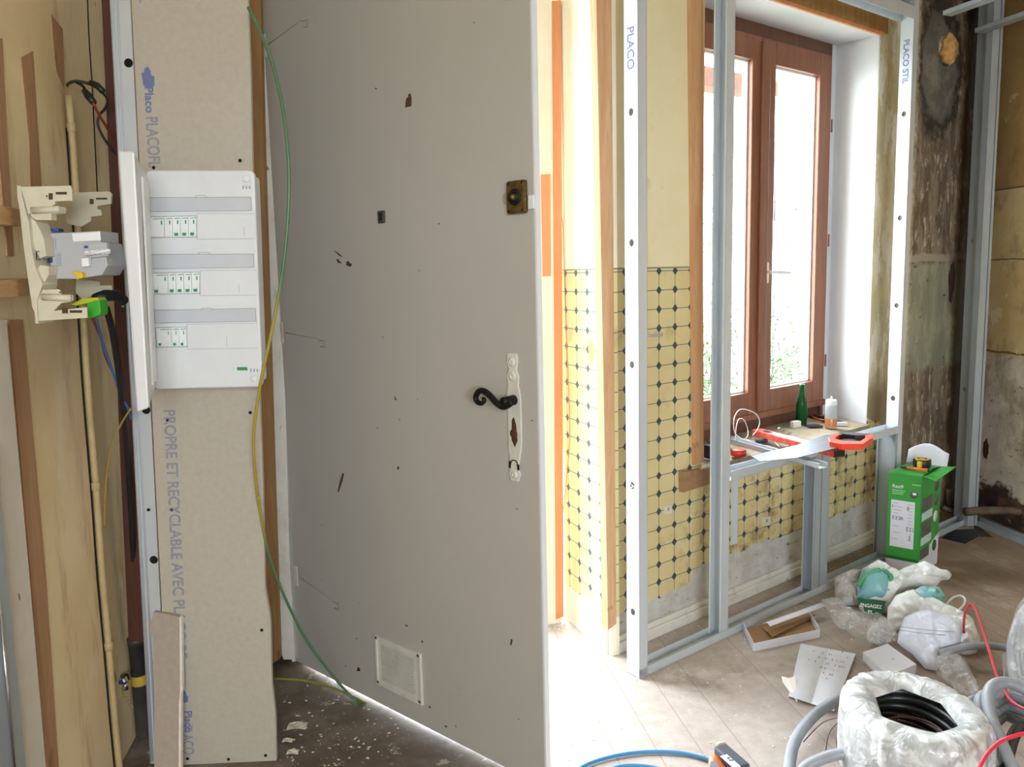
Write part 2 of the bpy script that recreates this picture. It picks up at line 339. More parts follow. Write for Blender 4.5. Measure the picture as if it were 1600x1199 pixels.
def bag(name, base, patches):
    m = NT(name); n = m.noise(14, 4, .6); c = m.mix(n, hx(base), hx(base, .9))
    for (cc, off, sc, a, b) in patches:
        c = m.mix(m.step(m.noise(sc, 2, .5, off=off, dist=.5), a, b), c, hx(cc))
    m.col(c); m.set(rough=.35, spec=.6); m.bump(m.noise(30, 4, .6, dist=1), .6, .006)
    m.b.inputs['Subsurface Weight'].default_value = .0; return m.m
MT['bag_white'] = bag('white_bag', 'e3e6e6', [])
MT['bag_blue'] = simple('bag_print_blue', '86b4c6', .35, c2='6fae9f', sc=9, var=.5, bump=.002)
MT['bag_green'] = simple('bag_print_green', '4c9e6d', .35, c2='3f8f62', sc=9)
MT['bag_dark_green'] = simple('bag_print_dark_green', '0f5a43', .4)
MT['bag_lav'] = bag('white_sleeve', 'd9def0', [])

# ------------------------------------------------------------------ mesh tools
class MB:
    def __init__(s): s.v = []; s.f = []; s.mi = []; s.cur = 0; s.sm = []
    def add(s, vs, fs, smooth=False):
        b = len(s.v); s.v += [V(p) for p in vs]
        for f in fs: s.f.append([b+i for i in f]); s.mi.append(s.cur); s.sm.append(smooth)
        return s
    def prism(s, base, d):
        """polygon base (list of points) swept by vector d"""
        n = len(base); base = [V(p) for p in base]; d = V(d); top = [p+d for p in base]
        fs = [list(range(n))[::-1], list(range(n, 2*n))] + [[i, (i+1) % n, n+(i+1) % n, n+i] for i in range(n)]
        return s.add(base+top, fs)
    def box(s, c, sx, sy, sz, rz=0, u=None, v=None, w_=None):
        """box centred at c (or axes u v w_ given)"""
        c = V(c)
        if u is None:
            u = V((math.cos(rz), math.sin(rz), 0)); v = V((-math.sin(rz), math.cos(rz), 0)); w_ = V((0, 0, 1))
        u = V(u).normalized()*sx/2; v = V(v).normalized()*sy/2; w_ = V(w_).normalized()*sz/2
        return s.prism([c-u-v-w_, c+u-v-w_, c+u+v-w_, c-u+v-w_], w_*2)
    def fbox(s, F, a0, a1, o0, o1, z0, z1):
        return s.prism([F(a0, o0, z0), F(a1, o0, z0), F(a1, o1, z0), F(a0, o1, z0)], F(0, 0, z1)-F(0, 0, z0))
    def tube(s, pts, r, n=8, caps=True, rib=0, ribp=.004, step=None, close=False):
        pts = [V(p) for p in pts]
        if step: pts = resample(spline(pts, close), step)
        N = len(pts); T = [(pts[min(i+1, N-1)]-pts[max(i-1, 0)]).normalized() for i in range(N)]
        a = T[0].orthogonal().normalized(); vs = []
        for i in range(N):
            a = (a - T[i]*a.dot(T[i])).normalized(); b = T[i].cross(a)
            rr = r[i] if isinstance(r, (list, tuple)) else r
            if rib: rr *= 1 + (rib if i % 2 else -rib)
            vs += [pts[i]+a*math.cos(2*math.pi*k/n)*rr+b*math.sin(2*math.pi*k/n)*rr for k in range(n)]
        fs = [[i*n+k, i*n+(k+1) % n, (i+1)*n+(k+1) % n, (i+1)*n+k] for i in range(N-1) for k in range(n)]
        if caps: fs += [list(range(n))[::-1], [(N-1)*n+k for k in range(n)]]
        return s.add(vs, fs, True)
    def lathe(s, c, prof, n=24, ax=(0, 0, 1), smooth=True):
        ax = V(ax).normalized(); a = ax.orthogonal().normalized(); b = ax.cross(a); c = V(c); vs = []
        for (r, h) in prof: vs += [c+ax*h+(a*math.cos(2*math.pi*k/n)+b*math.sin(2*math.pi*k/n))*max(r, 1e-5) for k in range(n)]
        fs = [[i*n+k, i*n+(k+1) % n, (i+1)*n+(k+1) % n, (i+1)*n+k] for i in range(len(prof)-1) for k in range(n)]
        return s.add(vs, fs, smooth)
    def sheet(s, grid, thick, smooth=True):
        """grid of points -> closed thin slab"""
        R = len(grid); C = len(grid[0]); g = [[V(p) for p in r] for r in grid]; nn = []
        for i in range(R):
            for j in range(C):
                du = g[min(i+1, R-1)][j]-g[max(i-1, 0)][j]; dv = g[i][min(j+1, C-1)]-g[i][max(j-1, 0)]
                q = du.cross(dv); nn.append(q.normalized() if q.length > 0 else V((0, 0, 1)))
        top = [g[i][j] for i in range(R) for j in range(C)]; bot = [p-n*thick for p, n in zip(top, nn)]; o = R*C
        fs = []
        for i in range(R-1):
            for j in range(C-1):
                q = [i*C+j, (i+1)*C+j, (i+1)*C+j+1, i*C+j+1]; fs.append(q); fs.append([o+k for k in q[::-1]])
        rim = [j for j in range(C)] + [i*C+C-1 for i in range(1, R)] + [(R-1)*C+j for j in range(C-2, -1, -1)] + [i*C for i in range(R-2, 0, -1)]
        for a in range(len(rim)):
            p, q = rim[a], rim[(a+1) % len(rim)]; fs.append([p, q, o+q, o+p])
        return s.add(top+bot, fs, smooth)
    def build(s, name, mat, parent=None, bevel=0, **tags):
        me = bpy.data.meshes.new(name); o = bpy.data.objects.new(name, me); COL.objects.link(o)
        if parent is not None:
            M_ = inv_of(parent); o.parent = parent
        else:
            fr_ = tags.pop('frame', None)
            if fr_ is not None: M0 = Matrix.Translation(fr_.o) @ Matrix.Rotation(fr_.rot(), 4, 'Z')
            else:
                n = len(s.v); M0 = Matrix.Translation((sum(p.x for p in s.v)/n, sum(p.y for p in s.v)/n, min(p.z for p in s.v)))
            o.matrix_world = M0; o['_m'] = [list(r) for r in M0][0][:0] or 1; ROOT[o.name] = M0; M_ = M0.inverted()
        if parent is not None: ROOT[o.name] = ROOT[parent.name]
        me.from_pydata([tuple(M_ @ p) for p in s.v], [], s.f)
        mats = mat if isinstance(mat, (list, tuple)) else [mat]
        for x in mats: me.materials.append(MT[x] if isinstance(x, str) else x)
        me.polygons.foreach_set('material_index', s.mi); me.polygons.foreach_set('use_smooth', s.sm); me.update()
        bm = bmesh.new(); bm.from_mesh(me); bmesh.ops.recalc_face_normals(bm, faces=bm.faces); bm.to_mesh(me); bm.free()
        if bevel:
            b = o.modifiers.new('bevel', 'BEVEL'); b.width = bevel; b.segments = 2; b.limit_method = 'ANGLE'
        if '_m' in o: del o['_m']
        for k, v in tags.items(): o[k] = v
        return o
ROOT = {}
def inv_of(p): return ROOT[p.name].inverted()
def thing(name, label, cat, loc=(0, 0, 0), rz=0, group=None):
    o = bpy.data.objects.new(name, None); COL.objects.link(o); o.empty_display_size = .05
    M0 = Matrix.Translation(V(loc)) @ Matrix.Rotation(rz, 4, 'Z'); o.matrix_world = M0; ROOT[o.name] = M0
    o['label'] = label; o['category'] = cat
    if group: o['group'] = group
    return o
def L_(label, cat, group=None):
    d = {'label': label, 'category': cat}
    if group: d['group'] = group
    return d
STR = {'kind': 'structure'}
def spline(P, close=False, k=12):
    if len(P) < 3: return P
    Q = []; n = len(P)
    for i in range(n if close else n-1):
        if close: p = [P[(i-1) % n], P[i], P[(i+1) % n], P[(i+2) % n]]
        else: p = [P[max(i-1, 0)], P[i], P[i+1], P[min(i+2, n-1)]]
        for j in range(k):
            t = j/k; Q.append(.5*((2*p[1])+(p[2]-p[0])*t+(2*p[0]-5*p[1]+4*p[2]-p[3])*t*t+(3*p[1]-p[0]-3*p[2]+p[3])*t**3))
    Q.append(P[0] if close else P[-1]); return Q
def resample(P, st):
    out = [P[0]]; acc = 0
    for a, b in zip(P, P[1:]):
        d = (b-a).length
        if d == 0: continue
        t = st-acc
        while t <= d: out.append(a+(b-a)*(t/d)); t += st
        acc = (acc+d) % st if False else d-(t-st)
    out.append(P[-1]); return out
def cable(name, pts, r, mat, parent=None, n=8, step=.012, rib=0, **tags):
    m = MB(); m.tube(pts, r, n, step=step, rib=rib); return m.build(name, mat, parent, **tags)
def text_mesh(txt, size, org, xd, yd, nd, th=.0003, sx=1.0, fit=None, bold=.018):
    """returns MB with lettering lying in the plane org + x*xd + y*yd"""
    c = bpy.data.curves.new('lettering', 'FONT'); c.body = txt; c.size = size; c.extrude = th; c.align_x = 'LEFT'; c.offset = size*bold
    o = bpy.data.objects.new('lettering', c); COL.objects.link(o); bpy.context.view_layer.update()
    me = bpy.data.meshes.new_from_object(o.evaluated_get(bpy.context.evaluated_depsgraph_get()))
    if fit: sx = fit/max(v.co.x for v in me.vertices)
    org = V(org); xd = V(xd).normalized()*sx; yd = V(yd).normalized(); nd = V(nd).normalized(); m = MB()
    m.add([org+xd*v.co.x+yd*v.co.y+nd*v.co.z for v in me.vertices], [list(p.vertices) for p in me.polygons])
    bpy.data.objects.remove(o); bpy.data.meshes.remove(me); bpy.data.curves.remove(c); return m

# ------------------------------------------------------------------ C-section steel profiles
def cprofile(m, p, ax, L, u, v, web=.048, fla=.035, lip=.006, th=.0012, holes=(), hr=.0085):
    """web along u (width web), flanges along v, extruded L along ax from p. holes: distances along ax"""
    p = V(p); ax = V(ax).normalized(); u = V(u).normalized(); v = V(v).normalized()
    def slab(a, b, n):   # strip from a to b (cross-section points) thickened along n
        m.prism([p+a, p+b, p+b+n*th, p+a+n*th], ax*L)
    O = V((0, 0, 0))
    slab(O, v*fla, u); slab(u*web, u*web+v*fla, -u)
    if lip: slab(v*fla, v*fla+u*lip, -v); slab(v*fla+u*web, v*fla+u*(web-lip), -v)
    # web, cut round the holes
    cuts = []; last = 0; h = .02
    for z in sorted(holes):
        if z-h > last: cuts.append((last, z-h, None))
        cuts.append((z-h, z+h, z)); last = z+h
    cuts.append((last, L, None))
    for a, b, z in cuts:
        if z is None: m.prism([p+ax*a, p+ax*a+u*web, p+ax*a+u*web+v*th, p+ax*a+v*th], ax*(b-a)); continue
        N = 16; ring = []; outer = []
        for k in range(N):
            t = 2*math.pi*k/N; c_, s_ = math.cos(t), math.sin(t)
            ring.append(p+u*(web/2+c_*hr)+ax*(z+s_*hr*1.2))
            q = max(abs(c_), abs(s_)); outer.append(p+u*(web/2+c_/q*web/2)+ax*(z+s_/q*h))
        vs = ring+outer+[x+v*th for x in ring]+[x+v*th for x in outer]
        fs = []
        for k in range(N):
            j = (k+1) % N
            fs += [[k, j, N+j, N+k], [2*N+k, 3*N+k, 3*N+j, 2*N+j], [k, 2*N+k, 2*N+j, j]]
        m.add(vs, fs)
    return m

# ================================================================== BUILDING SHELL
def wallplane(name, F, a0, a1, z0, z1, mat, th=.2, holes=(), o0=0.0):
    """slab standing behind plane F with rectangular openings (a,b,z0,z1)"""
    m = MB(); xs = sorted({a0, a1} | {h[0] for h in holes} | {h[1] for h in holes}); zs = sorted({z0, z1} | {h[2] for h in holes} | {h[3] for h in holes})
    for i in range(len(xs)-1):
        for j in range(len(zs)-1):
            cx = (xs[i]+xs[i+1])/2; cz = (zs[j]+zs[j+1])/2
            if any(h[0] < cx < h[1] and h[2] < cz < h[3] for h in holes): continue
            m.fbox(F, xs[i], xs[i+1], o0, o0+th, zs[j], zs[j+1])
    return m.build(name, mat, None, frame=F, **STR)
ZC = 2.5
# floor with the hole in the far right corner
FA = math.radians(-9)   # boards run along (sin -9, cos)
FB = Frame((0, 0), (.988, .153))
outer = [V((-1.35, -2.7, 0)), V((3.5, -2.7, 0)), V((2.3, 4.15, 0)), V((-.05, 2.85, 0)), V((-1.35, 2.75, 0))]
hole = [V((1.80, 3.405, 0)), V((1.871, 3.315, 0)), V((1.975, 3.402, 0)), V((2.03, 3.385, 0)), V((2.07, 3.60, 0)), V((1.96, 3.59, 0))]
m = MB()
tri = tessellate_polygon([outer, hole]); allp = outer+hole
m.add(allp, [list(t) for t in tri]); m.add([p-V((0, 0, .03)) for p in allp], [list(t) for t in tri])
for lp in (outer, hole):
    n = len(lp)
    for i in range(n):
        a, b = lp[i], lp[(i+1) % n]; m.add([a, b, b-V((0, 0, .03)), a-V((0, 0, .03))], [[0, 1, 2, 3]])
m.build('floor', 'floor', None, frame=FB, **STR)
m = MB(); m.box((1.92, 3.45, -.34), 1.0, 1.0, .02); m.box((1.92, 3.45, -.19), 1.0, .02, .28); m.box((1.42, 3.45, -.19), .02, 1.0, .28); m.box((2.42, 3.45, -.19), .02, 1.0, .28); m.box((1.92, 3.95, -.19), 1.0, .02, .28); m.box((1.92, 2.95, -.19), 1.0, .02, .28)
m.build('floor_void', 'dark', None, **STR)
m = MB(); m.prism([V((-1.5, -2.9, ZC)), V((3.7, -2.9, ZC)), V((2.5, 4.4, ZC)), V((-.05, 3.1, ZC)), V((-1.5, 2.9, ZC))], (0, 0, .1)); m.build('ceiling', 'ceiling', None, **STR)
# window wall, opening .44..1.508 x .515..2.04
m = MB()
def cells(a0, a1, o0, o1, hl):
    xs = sorted({a0, a1, hl[0], hl[1]}); zs = [-.05, hl[2], hl[3], ZC]
    for i in range(len(xs)-1):
        for j in range(3):
            cx = (xs[i]+xs[i+1])/2; cz = (zs[j]+zs[j+1])/2
            if hl[0] < cx < hl[1] and hl[2] < cz < hl[3]: continue
            m.fbox(WF, xs[i], xs[i+1], o0, o1, zs[j], zs[j+1])
cells(.09, 2.62, 0, .004, (.44, 1.508, .49, 2.045)); cells(.09, 2.62, .004, .26, (.40, 1.62, .47, 2.12))
m.prism([WF(0, 0, -.05), WF(.09, 0, -.05), WF(.09, .26, -.05), WF(.0815, .26, -.05)], (0, 0, ZC+.05))
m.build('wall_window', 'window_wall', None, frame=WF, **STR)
wallplane('wall_return', EF, -.02, .30, -.05, ZC, 'return_wall', .03)
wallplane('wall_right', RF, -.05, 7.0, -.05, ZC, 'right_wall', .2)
wallplane('wall_left', LF, -5.0, .72, -.05, ZC, 'left_wall', .15)
BF = Frame((3.4, -2.6), (-1, 0))
wallplane('wall_back', BF, -.2, 4.9, -.05, ZC, 'plain_wall', .2, [(1.85, 3.35, .8, 2.15)])  # unseen opening in the back wall, added and sized for fill light
portal('back_fill_daylight', BF(2.6, .02, 1.475), (0, 1, 0), 1.5, 1.35)  # portal of the added fill opening
# entrance wall: behind the strip, doorway, cream jamb
NF = Frame((-.69, 2.385), (.86, .262))
wallplane('wall_entrance', NF, .0, .87, -.05, ZC, 'plain_wall', .16, [(.0, .76, -.1, 2.06)])
wallplane('wall_cavity', NF, -.55, -.0005, -.05, ZC, 'cavity_shade_wood', .16)  # wall behind the strip, its lack of light painted as dark boards
portal('doorway_daylight', NF(.38, .1, 1.03), -NF.n, .76, 2.05)
portal('window_daylight', WF(.974, .24, 1.28), -WF.n, 1.0, 1.5)
m = MB(); m.fbox(NF, .72, .872, -.012, -.0, 0, 2.06); m.build('trim_1', 'cream_jamb', None, **STR)   # cream jamb right of the door
m = MB(); m.prism([NF.px(x, y, -.016) for x, y in ((863, 0), (876.5, 0), (881, 964), (869, 968))], NF.n*.02)
m.build('trim_2', 'orange_wood', None, **STR)
m = MB(); m.prism([NF.px(x, y, -.0135) for x, y in ((845, 273), (860, 272), (861, 432), (848, 432))], NF.n*.001)
m.build('trim_3', 'orange_wood', None, **STR)
# skirting along the window wall and return wall
m = MB(); m.fbox(WF, .02, 1.75, -.022, .0, 0, .035); m.fbox(WF, .02, 1.75, -.014, .0, .035, .052); m.build('baseboard_window', 'white_paint', None, bevel=.003, **STR)
m = MB(); m.fbox(EF, .0, .285, -.006, .0, 0, .118); m.build('baseboard_return', 'cream_jamb', None, bevel=.002, **STR)
# corner post and board at the window's left
m = MB(); m.prism([WF.px(x, y, -.02) for x, y in ((931, -40), (955, -40), (963, 975), (950, 985))], WF.n*.024)
m.build('trim_4', 'pine', None, **STR)
m = MB(); m.prism([WF.px(x, y, -.012) for x, y in ((1078, -40), (1099, -40), (1099.5, 722), (1085, 727))], WF.n*.03)
m.build('trim_5', 'pine_bright', None, **STR)
m = MB(); m.fbox(WF, .4, 1.53, -.006, .004, 2.038, 2.05); m.build('trim_6', 'orange_wood', None, **STR)
m = MB(); m.fbox(WF, .4, 1.56, -.004, .0, 2.05, 2.12); m.build('trim_7', 'stud_wood', None, **STR)
# reveal: right side, left side, top
m = MB(); m.prism([WF(1.508, .001, .48), WF(1.545, .2, .48), WF(1.545, .26, .48), WF(1.62, .26, .48), WF(1.62, .004, .48), WF(1.508, .004, .48)], (0, 0, 1.64)); m.build('window_reveal_right', 'reveal', None, bevel=0, **STR)
m = MB(); m.fbox(WF, .4, .44, .004, .26, .5, 2.1); m.build('window_reveal_left', 'reveal', None, **STR)
m = MB(); m.prism([WF(.44, .001, 2.04), WF(1.508, .001, 2.04), WF(1.545, .26, 2.052), WF(.44, .26, 2.052)], (0, 0, .062)); m.build('window_reveal_top', 'reveal', None, **STR)
m = MB(); m.prism([WF(.38, -.012, .512), WF(1.51, -.012, .512), WF(1.545, .2, .527), WF(1.545, .259, .527), WF(.441, .259, .527), WF(.441, .2, .527), WF(.441, .001, .513), WF(.38, .0, .512)], (0, 0, -.022)); m.build('window_sill', simple('sill_chipboard', 'b3a791', .8, c2='94876f', sc=14, bump=.002), None, **STR)

# ------------------------------------------------------------------ window_1
def window():
    root = thing('window_1', 'x', 'window', WF(.53, .2, .53), WF.rot()); del root['label']; del root['category']; root['kind'] = 'structure'
    O0, O1 = .2, .25; Z0, Z1 = .50, 2.06; A0, A1, MID = .44, 1.512, 1.03
    m = MB(); m.fbox(WF, A0, .53, O0, O1, Z0, Z1); m.fbox(WF, A1-.022, A1, O0, O1, Z0, Z1); m.fbox(WF, A0, A1, O0, O1, Z1-.072, Z1)
    m.build('window_frame', 'window_wood_dark', root, bevel=.002)
    m = MB(); m.fbox(WF, A1, 1.6, O0+.004, O1+.005, Z0, Z1); m.build('side_filler', 'reveal', root)
    m = MB(); m.fbox(WF, A0, A1, O0+.012, O1, Z0, .595); m.build('window_threshold', 'window_wood_dark', root, bevel=.002)
    m = MB(); m.fbox(WF, A0, A1, O0-.012, O0+.02, .572, .598); m.build('weather_bar', 'window_wood', root, bevel=.004)
    for (a, b, g0, g1) in ((.525, 1.022, .665, .958), (1.026, 1.49, 1.105, 1.408)):
        m = MB(); p0, p1 = O0-.012, O0+.03; g_0, g_1 = .684, 1.912
        m.fbox(WF, a, g0, p0, p1, .598, 2.0); m.fbox(WF, g1, b, p0, p1, .598, 2.0)
        m.fbox(WF, g0, g1, p0, p1, .598, g_0); m.fbox(WF, g0, g1, p0, p1, g_1, 2.0)
        sash = m.build('sash', 'window_wood', root, bevel=.003)
        m = MB(); t = .007
        m.fbox(WF, g1-t, g1, p0+.02, p1, g_0, g_1); m.fbox(WF, g0, g0+t, p0+.02, p1, g_0, g_1); m.fbox(WF, g0, g1, p0+.02, p1, g_0, g_0+t); m.fbox(WF, g0, g1, p0+.02, p1, g_1-t, g_1)
        m.build('glazing_bead', 'ext_white', sash)
        m = MB(); m.add([WF(g0, p0+.026, g_0), WF(g1, p0+.026, g_0), WF(g1, p0+.026, g_1), WF(g0, p0+.026, g_1)], [[0, 1, 2, 3]]); m.build('pane', 'pane', sash)
    m = MB(); m.fbox(WF, 1.006, 1.05, O0-.026, O0-.012, .605, 1.985); m.build('astragal', 'window_wood', root, bevel=.004)
    h = MB(); h.fbox(WF, 1.058, 1.074, O0-.018, O0-.012, 1.1, 1.18); h.build('handle_plate', 'cream_plastic', root, bevel=.003)
    h = MB(); h.tube([WF(1.066, O0-.012, 1.142), WF(1.066, O0-.05, 1.142)], .006, 10); h.tube([WF(1.066, O0-.048, 1.142), WF(1.13, O0-.05, 1.139), WF(1.18, O0-.048, 1.137)], [.007, .007, .004], 10)
    h.build('handle', 'white_rubber', root)
    for z in (.74, 1.24, 1.7):
        h = MB(); h.lathe(WF(1.494, O0-.016, z), [(.0, 0), (.0035, 0), (.0035, .05), (0, .05)], 10); h.build('hinge', 'window_wood', root)
window()

# ------------------------------------------------------------------ outdoors
m = MB(); m.box((0, 8, -1.35), 60, 60, .1); m.build('ground', 'ground', None, **STR)
t = thing('eave_beam', 'brown wooden beam with white gutter outside the top of the window', 'beam', WF(.9, .9, 2.0), WF.rot())
m = MB(); B0 = WF.px(1085, 99, .9); B1 = WF.px(1216, 128, .9); B2 = WF.px(1216, 150, .9); B3 = WF.px(1085, 131, .9)
m.prism([B0, B1, B2, B3], WF.n*.12); m.build('beam', simple('eave_wood', '5a3a2c', .8), t)
m = MB(); m.prism([WF.px(1085, 70, .9), WF.px(1216, 110, .9), B1, B0], WF.n*.2); m.build('gutter', 'ext_white', t)
t = thing('garden_shrub', 'tall thin leafy green shrub growing outside behind the window', 'shrub', WF(2.7, 1.6, -1.3))
rs = random.Random(3); br = MB(); lf = MB()
def leaf(c, s_, rs):
    a = V((rs.uniform(-1, 1), rs.uniform(-1, 1), rs.uniform(-.6, .6))).normalized(); b = a.orthogonal().normalized()*s_*.5; a = a*s_
    lf.add([c-a, c-b*.8, c+a, c+b*.8, c+V((0, 0, s_*.15))], [[0, 1, 4], [1, 2, 4], [2, 3, 4], [3, 0, 4]])
for i in range(34):
    a0 = rs.uniform(1.9, 3.55); o0 = rs.uniform(1.2, 2.0); h = rs.uniform(.6, 1.9) if i < 16 else rs.uniform(.3, .8)
    P = [WF(a0, o0, -1.3), WF(a0+rs.uniform(-.1, .1), o0, -.2), WF(a0+rs.uniform(-.25, .25), o0+rs.uniform(-.2, .2), h*.6), WF(a0+rs.uniform(-.5, .5), o0+rs.uniform(-.3, .3), h)]
    Q = resample(spline(P), .05); br.tube(Q, [.006*(1-.7*k/len(Q)) for k in range(len(Q))], 5)
    for k in range(int(len(Q)*.45), len(Q)):
        for _ in range(3 if Q[k].z < .85 else 1):
            leaf(Q[k]+V((rs.gauss(0, .05), rs.gauss(0, .05), rs.gauss(0, .04))), rs.uniform(.016, .034), rs)
    for _ in range(3):
        k = rs.randint(len(Q)//2, len(Q)-2); e = Q[k]+V((rs.uniform(-.3, .3), rs.uniform(-.3, .3), rs.uniform(.0, .25)))
        br.tube([Q[k], (Q[k]+e)/2+V((0, 0, .03)), e], .0025, 4)
        for j in range(7): leaf(Q[k].lerp(e, j/6)+V((rs.gauss(0, .03), rs.gauss(0, .03), rs.gauss(0, .03))), rs.uniform(.014, .030), rs)
br.build('branches', 'bark', t); lf.build('leaves', 'foliage', t, kind='stuff')
t_ = MB(); t_.tube([WF.px(1212, 222, 2.2), WF.px(1210, 345, 2.2)], .008, 6); t_.tube([WF.px(1210, 345, 2.2), WF.px(1206, 640, 2.2)], .006, 6)
t_.build('garden_pole', 'pipe_grey', None, **L_('thin dark pole standing outside, seen at the left edge of the right window pane', 'pole'))

# ================================================================== METAL FRAMING BY THE WINDOW
up = V((0, 0, 1)); tu = TF.u; tn = TF.n
def metal(name, label, cat, fn, mat='galv', group=None, **k):
    m = MB(); fn(m); return m.build(name, mat, None, **L_(label, cat, group), **k)
def holes_at(zs): return [z for z in zs]
# left end stud: web faces left, flanges run right
t = thing('metal_stud', 'bright galvanised metal stud standing at the left end of the window framing', 'metal stud', TF(0, 0, 0), TF.rot())
m = MB(); cprofile(m, TF(-.008, 0, .004), up, 2.49, tn, tu, .048, .036, holes=[.19, .56, .90, 1.23, 1.57]); m.build('profile', 'galv', t)
text_mesh('PLACO', .034, TF(-.0085, .036, 1.79), -up, -tn, -tu, .0002).build('printing', 'blue_ink', t)
m = text_mesh('NF PLAC', .02, TF(-.0085, .030, .62), -up, -tn, -tu, .0002); m.build('printing', 'line_grey', t)
# stud in front of the window: open side to the left
t = thing('metal_stud', 'galvanised metal stud rising in front of the left window sash', 'metal stud', TF(.4, 0, 0), TF.rot())
m = MB(); cprofile(m, TF(.405, .001, .004), up, 2.49, tn, -tu, .048, .036, holes=[.5, .95, 1.4]); m.build('profile', 'galv', t)
# right full-height stud: web faces left
t = thing('metal_stud', 'galvanised metal stud standing right of the window beside the green box', 'metal stud', TF(1.47, 0, 0), TF.rot())
m = MB(); cprofile(m, TF(1.468, 0, .004), up, 2.49, tn, tu, .048, .036, holes=[.64, 1.0, 1.33, 1.71]); m.build('profile', 'galv', t)
text_mesh('PLACO STIL', .03, TF(1.4675, .034, 1.98), -up, -tn, -tu, .0002).build('printing', 'blue_ink', t)
metal('floor_track', 'long galvanised floor track running under the window framing to the corner', 'metal track',
      lambda m: cprofile(m, TF(-.008, .0, .0), tu, 2.16, tn, up, .050, .026, 0))
metal('header_track', 'galvanised header track across the framing above the window', 'metal track',
      lambda m: cprofile(m, TF(.40, -.001, 2.09), tu, 1.07, tn, -up, .050, .045, 0))
metal('sill_rail', 'galvanised rail across the framing just below the window sill', 'metal track',
      lambda m: (cprofile(m, TF(.41, -.001, .508), tu, 1.065, tn, up, .050, .030, 0), m.fbox(TF, .412, .445, -.001, .0005, .30, .51)))
metal('short_metal_stud', 'left one of the two short studs below the sill rail, open side left', 'metal stud',
      lambda m: cprofile(m, TF(.93, .001, .004), up, .504, tn, -tu, .048, .036, holes=[.25]), 'galv_dark', 'short studs under the sill rail')
metal('short_metal_stud', 'right one of the two short studs below the sill rail, standing back to back', 'metal stud',
      lambda m: cprofile(m, TF(.934, .001, .004), up, .504, tn, tu, .048, .050), 'galv_dark', 'short studs under the sill rail')
metal('short_metal_stud', 'short stud hard against the tall right stud, behind the green box', 'metal stud',
      lambda m: cprofile(m, TF(1.465, .001, .004), up, .504, tn, -tu, .075, .010, holes=[.43], hr=.003), 'galv_dark')
metal('cripple_stud', 'short piece of stud standing on the header track at the top right', 'metal stud',
      lambda m: cprofile(m, TF(1.465, .001, 2.092), up, .4, tn, -tu, .048, .036), 'galv_dark')
# corner studs
metal('metal_stud', 'left dull stud of the pair standing in the dark room corner', 'metal stud',
      lambda m: cprofile(m, fl(1504, 818)+V((0, 0, .004)), up, 2.49, V((-.153, .988, 0)), V((.988, .153, 0)), .060, .016, .003, holes=[.6, 1.25]), 'galv_dark')
ru = V((.153, -.988, 0)); rn = V((.988, .153, 0))
metal('metal_stud', 'right bluish stud of the pair standing in the dark room corner', 'metal stud',
      lambda m: cprofile(m, fl(1511, 824)+V((0, 0, .004)), up, 2.49, rn, -ru, .034, .036, .004), 'galv_dark')
metal('metal_stud', 'narrow dark stud against the right wall just behind the bluish corner stud', 'metal stud',
      lambda m: cprofile(m, fl(1511, 824)+rn*.036+V((0, 0, .004)), up, 2.49, -ru, rn, .030, .012, 0), 'galv_dark')
metal('wall_track', 'galvanised floor track along the right wall past the floor hole', 'metal track',
      lambda m: cprofile(m, fl(1516, 818)+V((0, 0, 0)), ru, 3.2, rn, up, .048, .026, 0), 'galv_dark')
for k, (a, b, lab) in enumerate((((1473, 24), (1545, -2), 'upper left furring rail hanging near the ceiling in the top right corner'), ((1523, 51), (1603, 23), 'lower right furring rail hanging near the ceiling in the top right corner'))):
    z = 2.1; p = fl(*a, z); q = fl(*b, z); d = (q-p); d.z = 0; d.normalize(); sd = V((-d.y, d.x, 0))
    metal('ceiling_rail', lab, 'ceiling rail', lambda m: cprofile(m, p, d, 2.2, sd, up, .045, .017, .004), 'galv_dark')
    m = MB(); m.tube([p+d*1.2+sd*.022+up*.0, p+d*1.2+sd*.022+up*(ZC-z)], .003, 6); m.build('hanger_rod', 'galv_dark', None, **L_('threaded hanger rod above the ceiling rail, '+('left' if k == 0 else 'right')+' one', 'rod'))

# ================================================================== DOOR
t = thing('door_1', 'x', 'door', DF(0, 0, 0), DF.rot()); del t['label']; del t['category']; t['kind'] = 'structure'
m = MB(); m.fbox(DF, -.02, .9695, .0, .016, .010, 2.02); dslab = m.build('door_panel', 'door_paint', t, bevel=.002)
m = MB(); m.fbox(DF, .9696, .9735, .0005, .0155, .010, 2.02); m.build('door_edge', 'door_edge', t)
# hook lever
esc = MB()
prof = [(.902, .990, .013), (.902, .972, .016), (.903, .955, .010), (.903, .94, .017), (.903, .92, .015), (.904, .90, .019), (.905, .88, .019), (.905, .80, .019), (.903, .775, .018), (.903, .76, .014), (.902, .74, .011), (.902, .724, .016), (.901, .708, .011)]
pts = [(a-w_, z) for a, z, w_ in prof] + [(a+w_, z) for a, z, w_ in prof[::-1]]
esc.prism([DF(a, -.004, z) for a, z in pts], DF.n*.0045)
for a, z, r_ in ((.902, .972, .010), (.903, .94, .011), (.902, .724, .009)):
    esc.lathe(DF(a, -.004, z), [(r_, 0), (r_*.8, .003), (r_*.4, .004), (0, .002)], 14, -DF.n)
pl = esc.build('handle_plate', 'white_paint', t, bevel=.0015, label='ornate backplate painted over in white')
m = MB(); m.lathe(DF(.9045, -.006, .815), [(0, .002), (.005, .0018), (.010, .0012), (.011, 0)], 9, -DF.n); m.prism([DF(.899, -.0048, .845), DF(.905, -.0048, .852), DF(.911, -.0048, .835), DF(.914, -.0048, .80), DF(.906, -.0048, .785), DF(.897, -.0048, .80)], -DF.n*.0003)
m.build('bare_patch', simple('rust_patch', '4f3322', .8), pl)
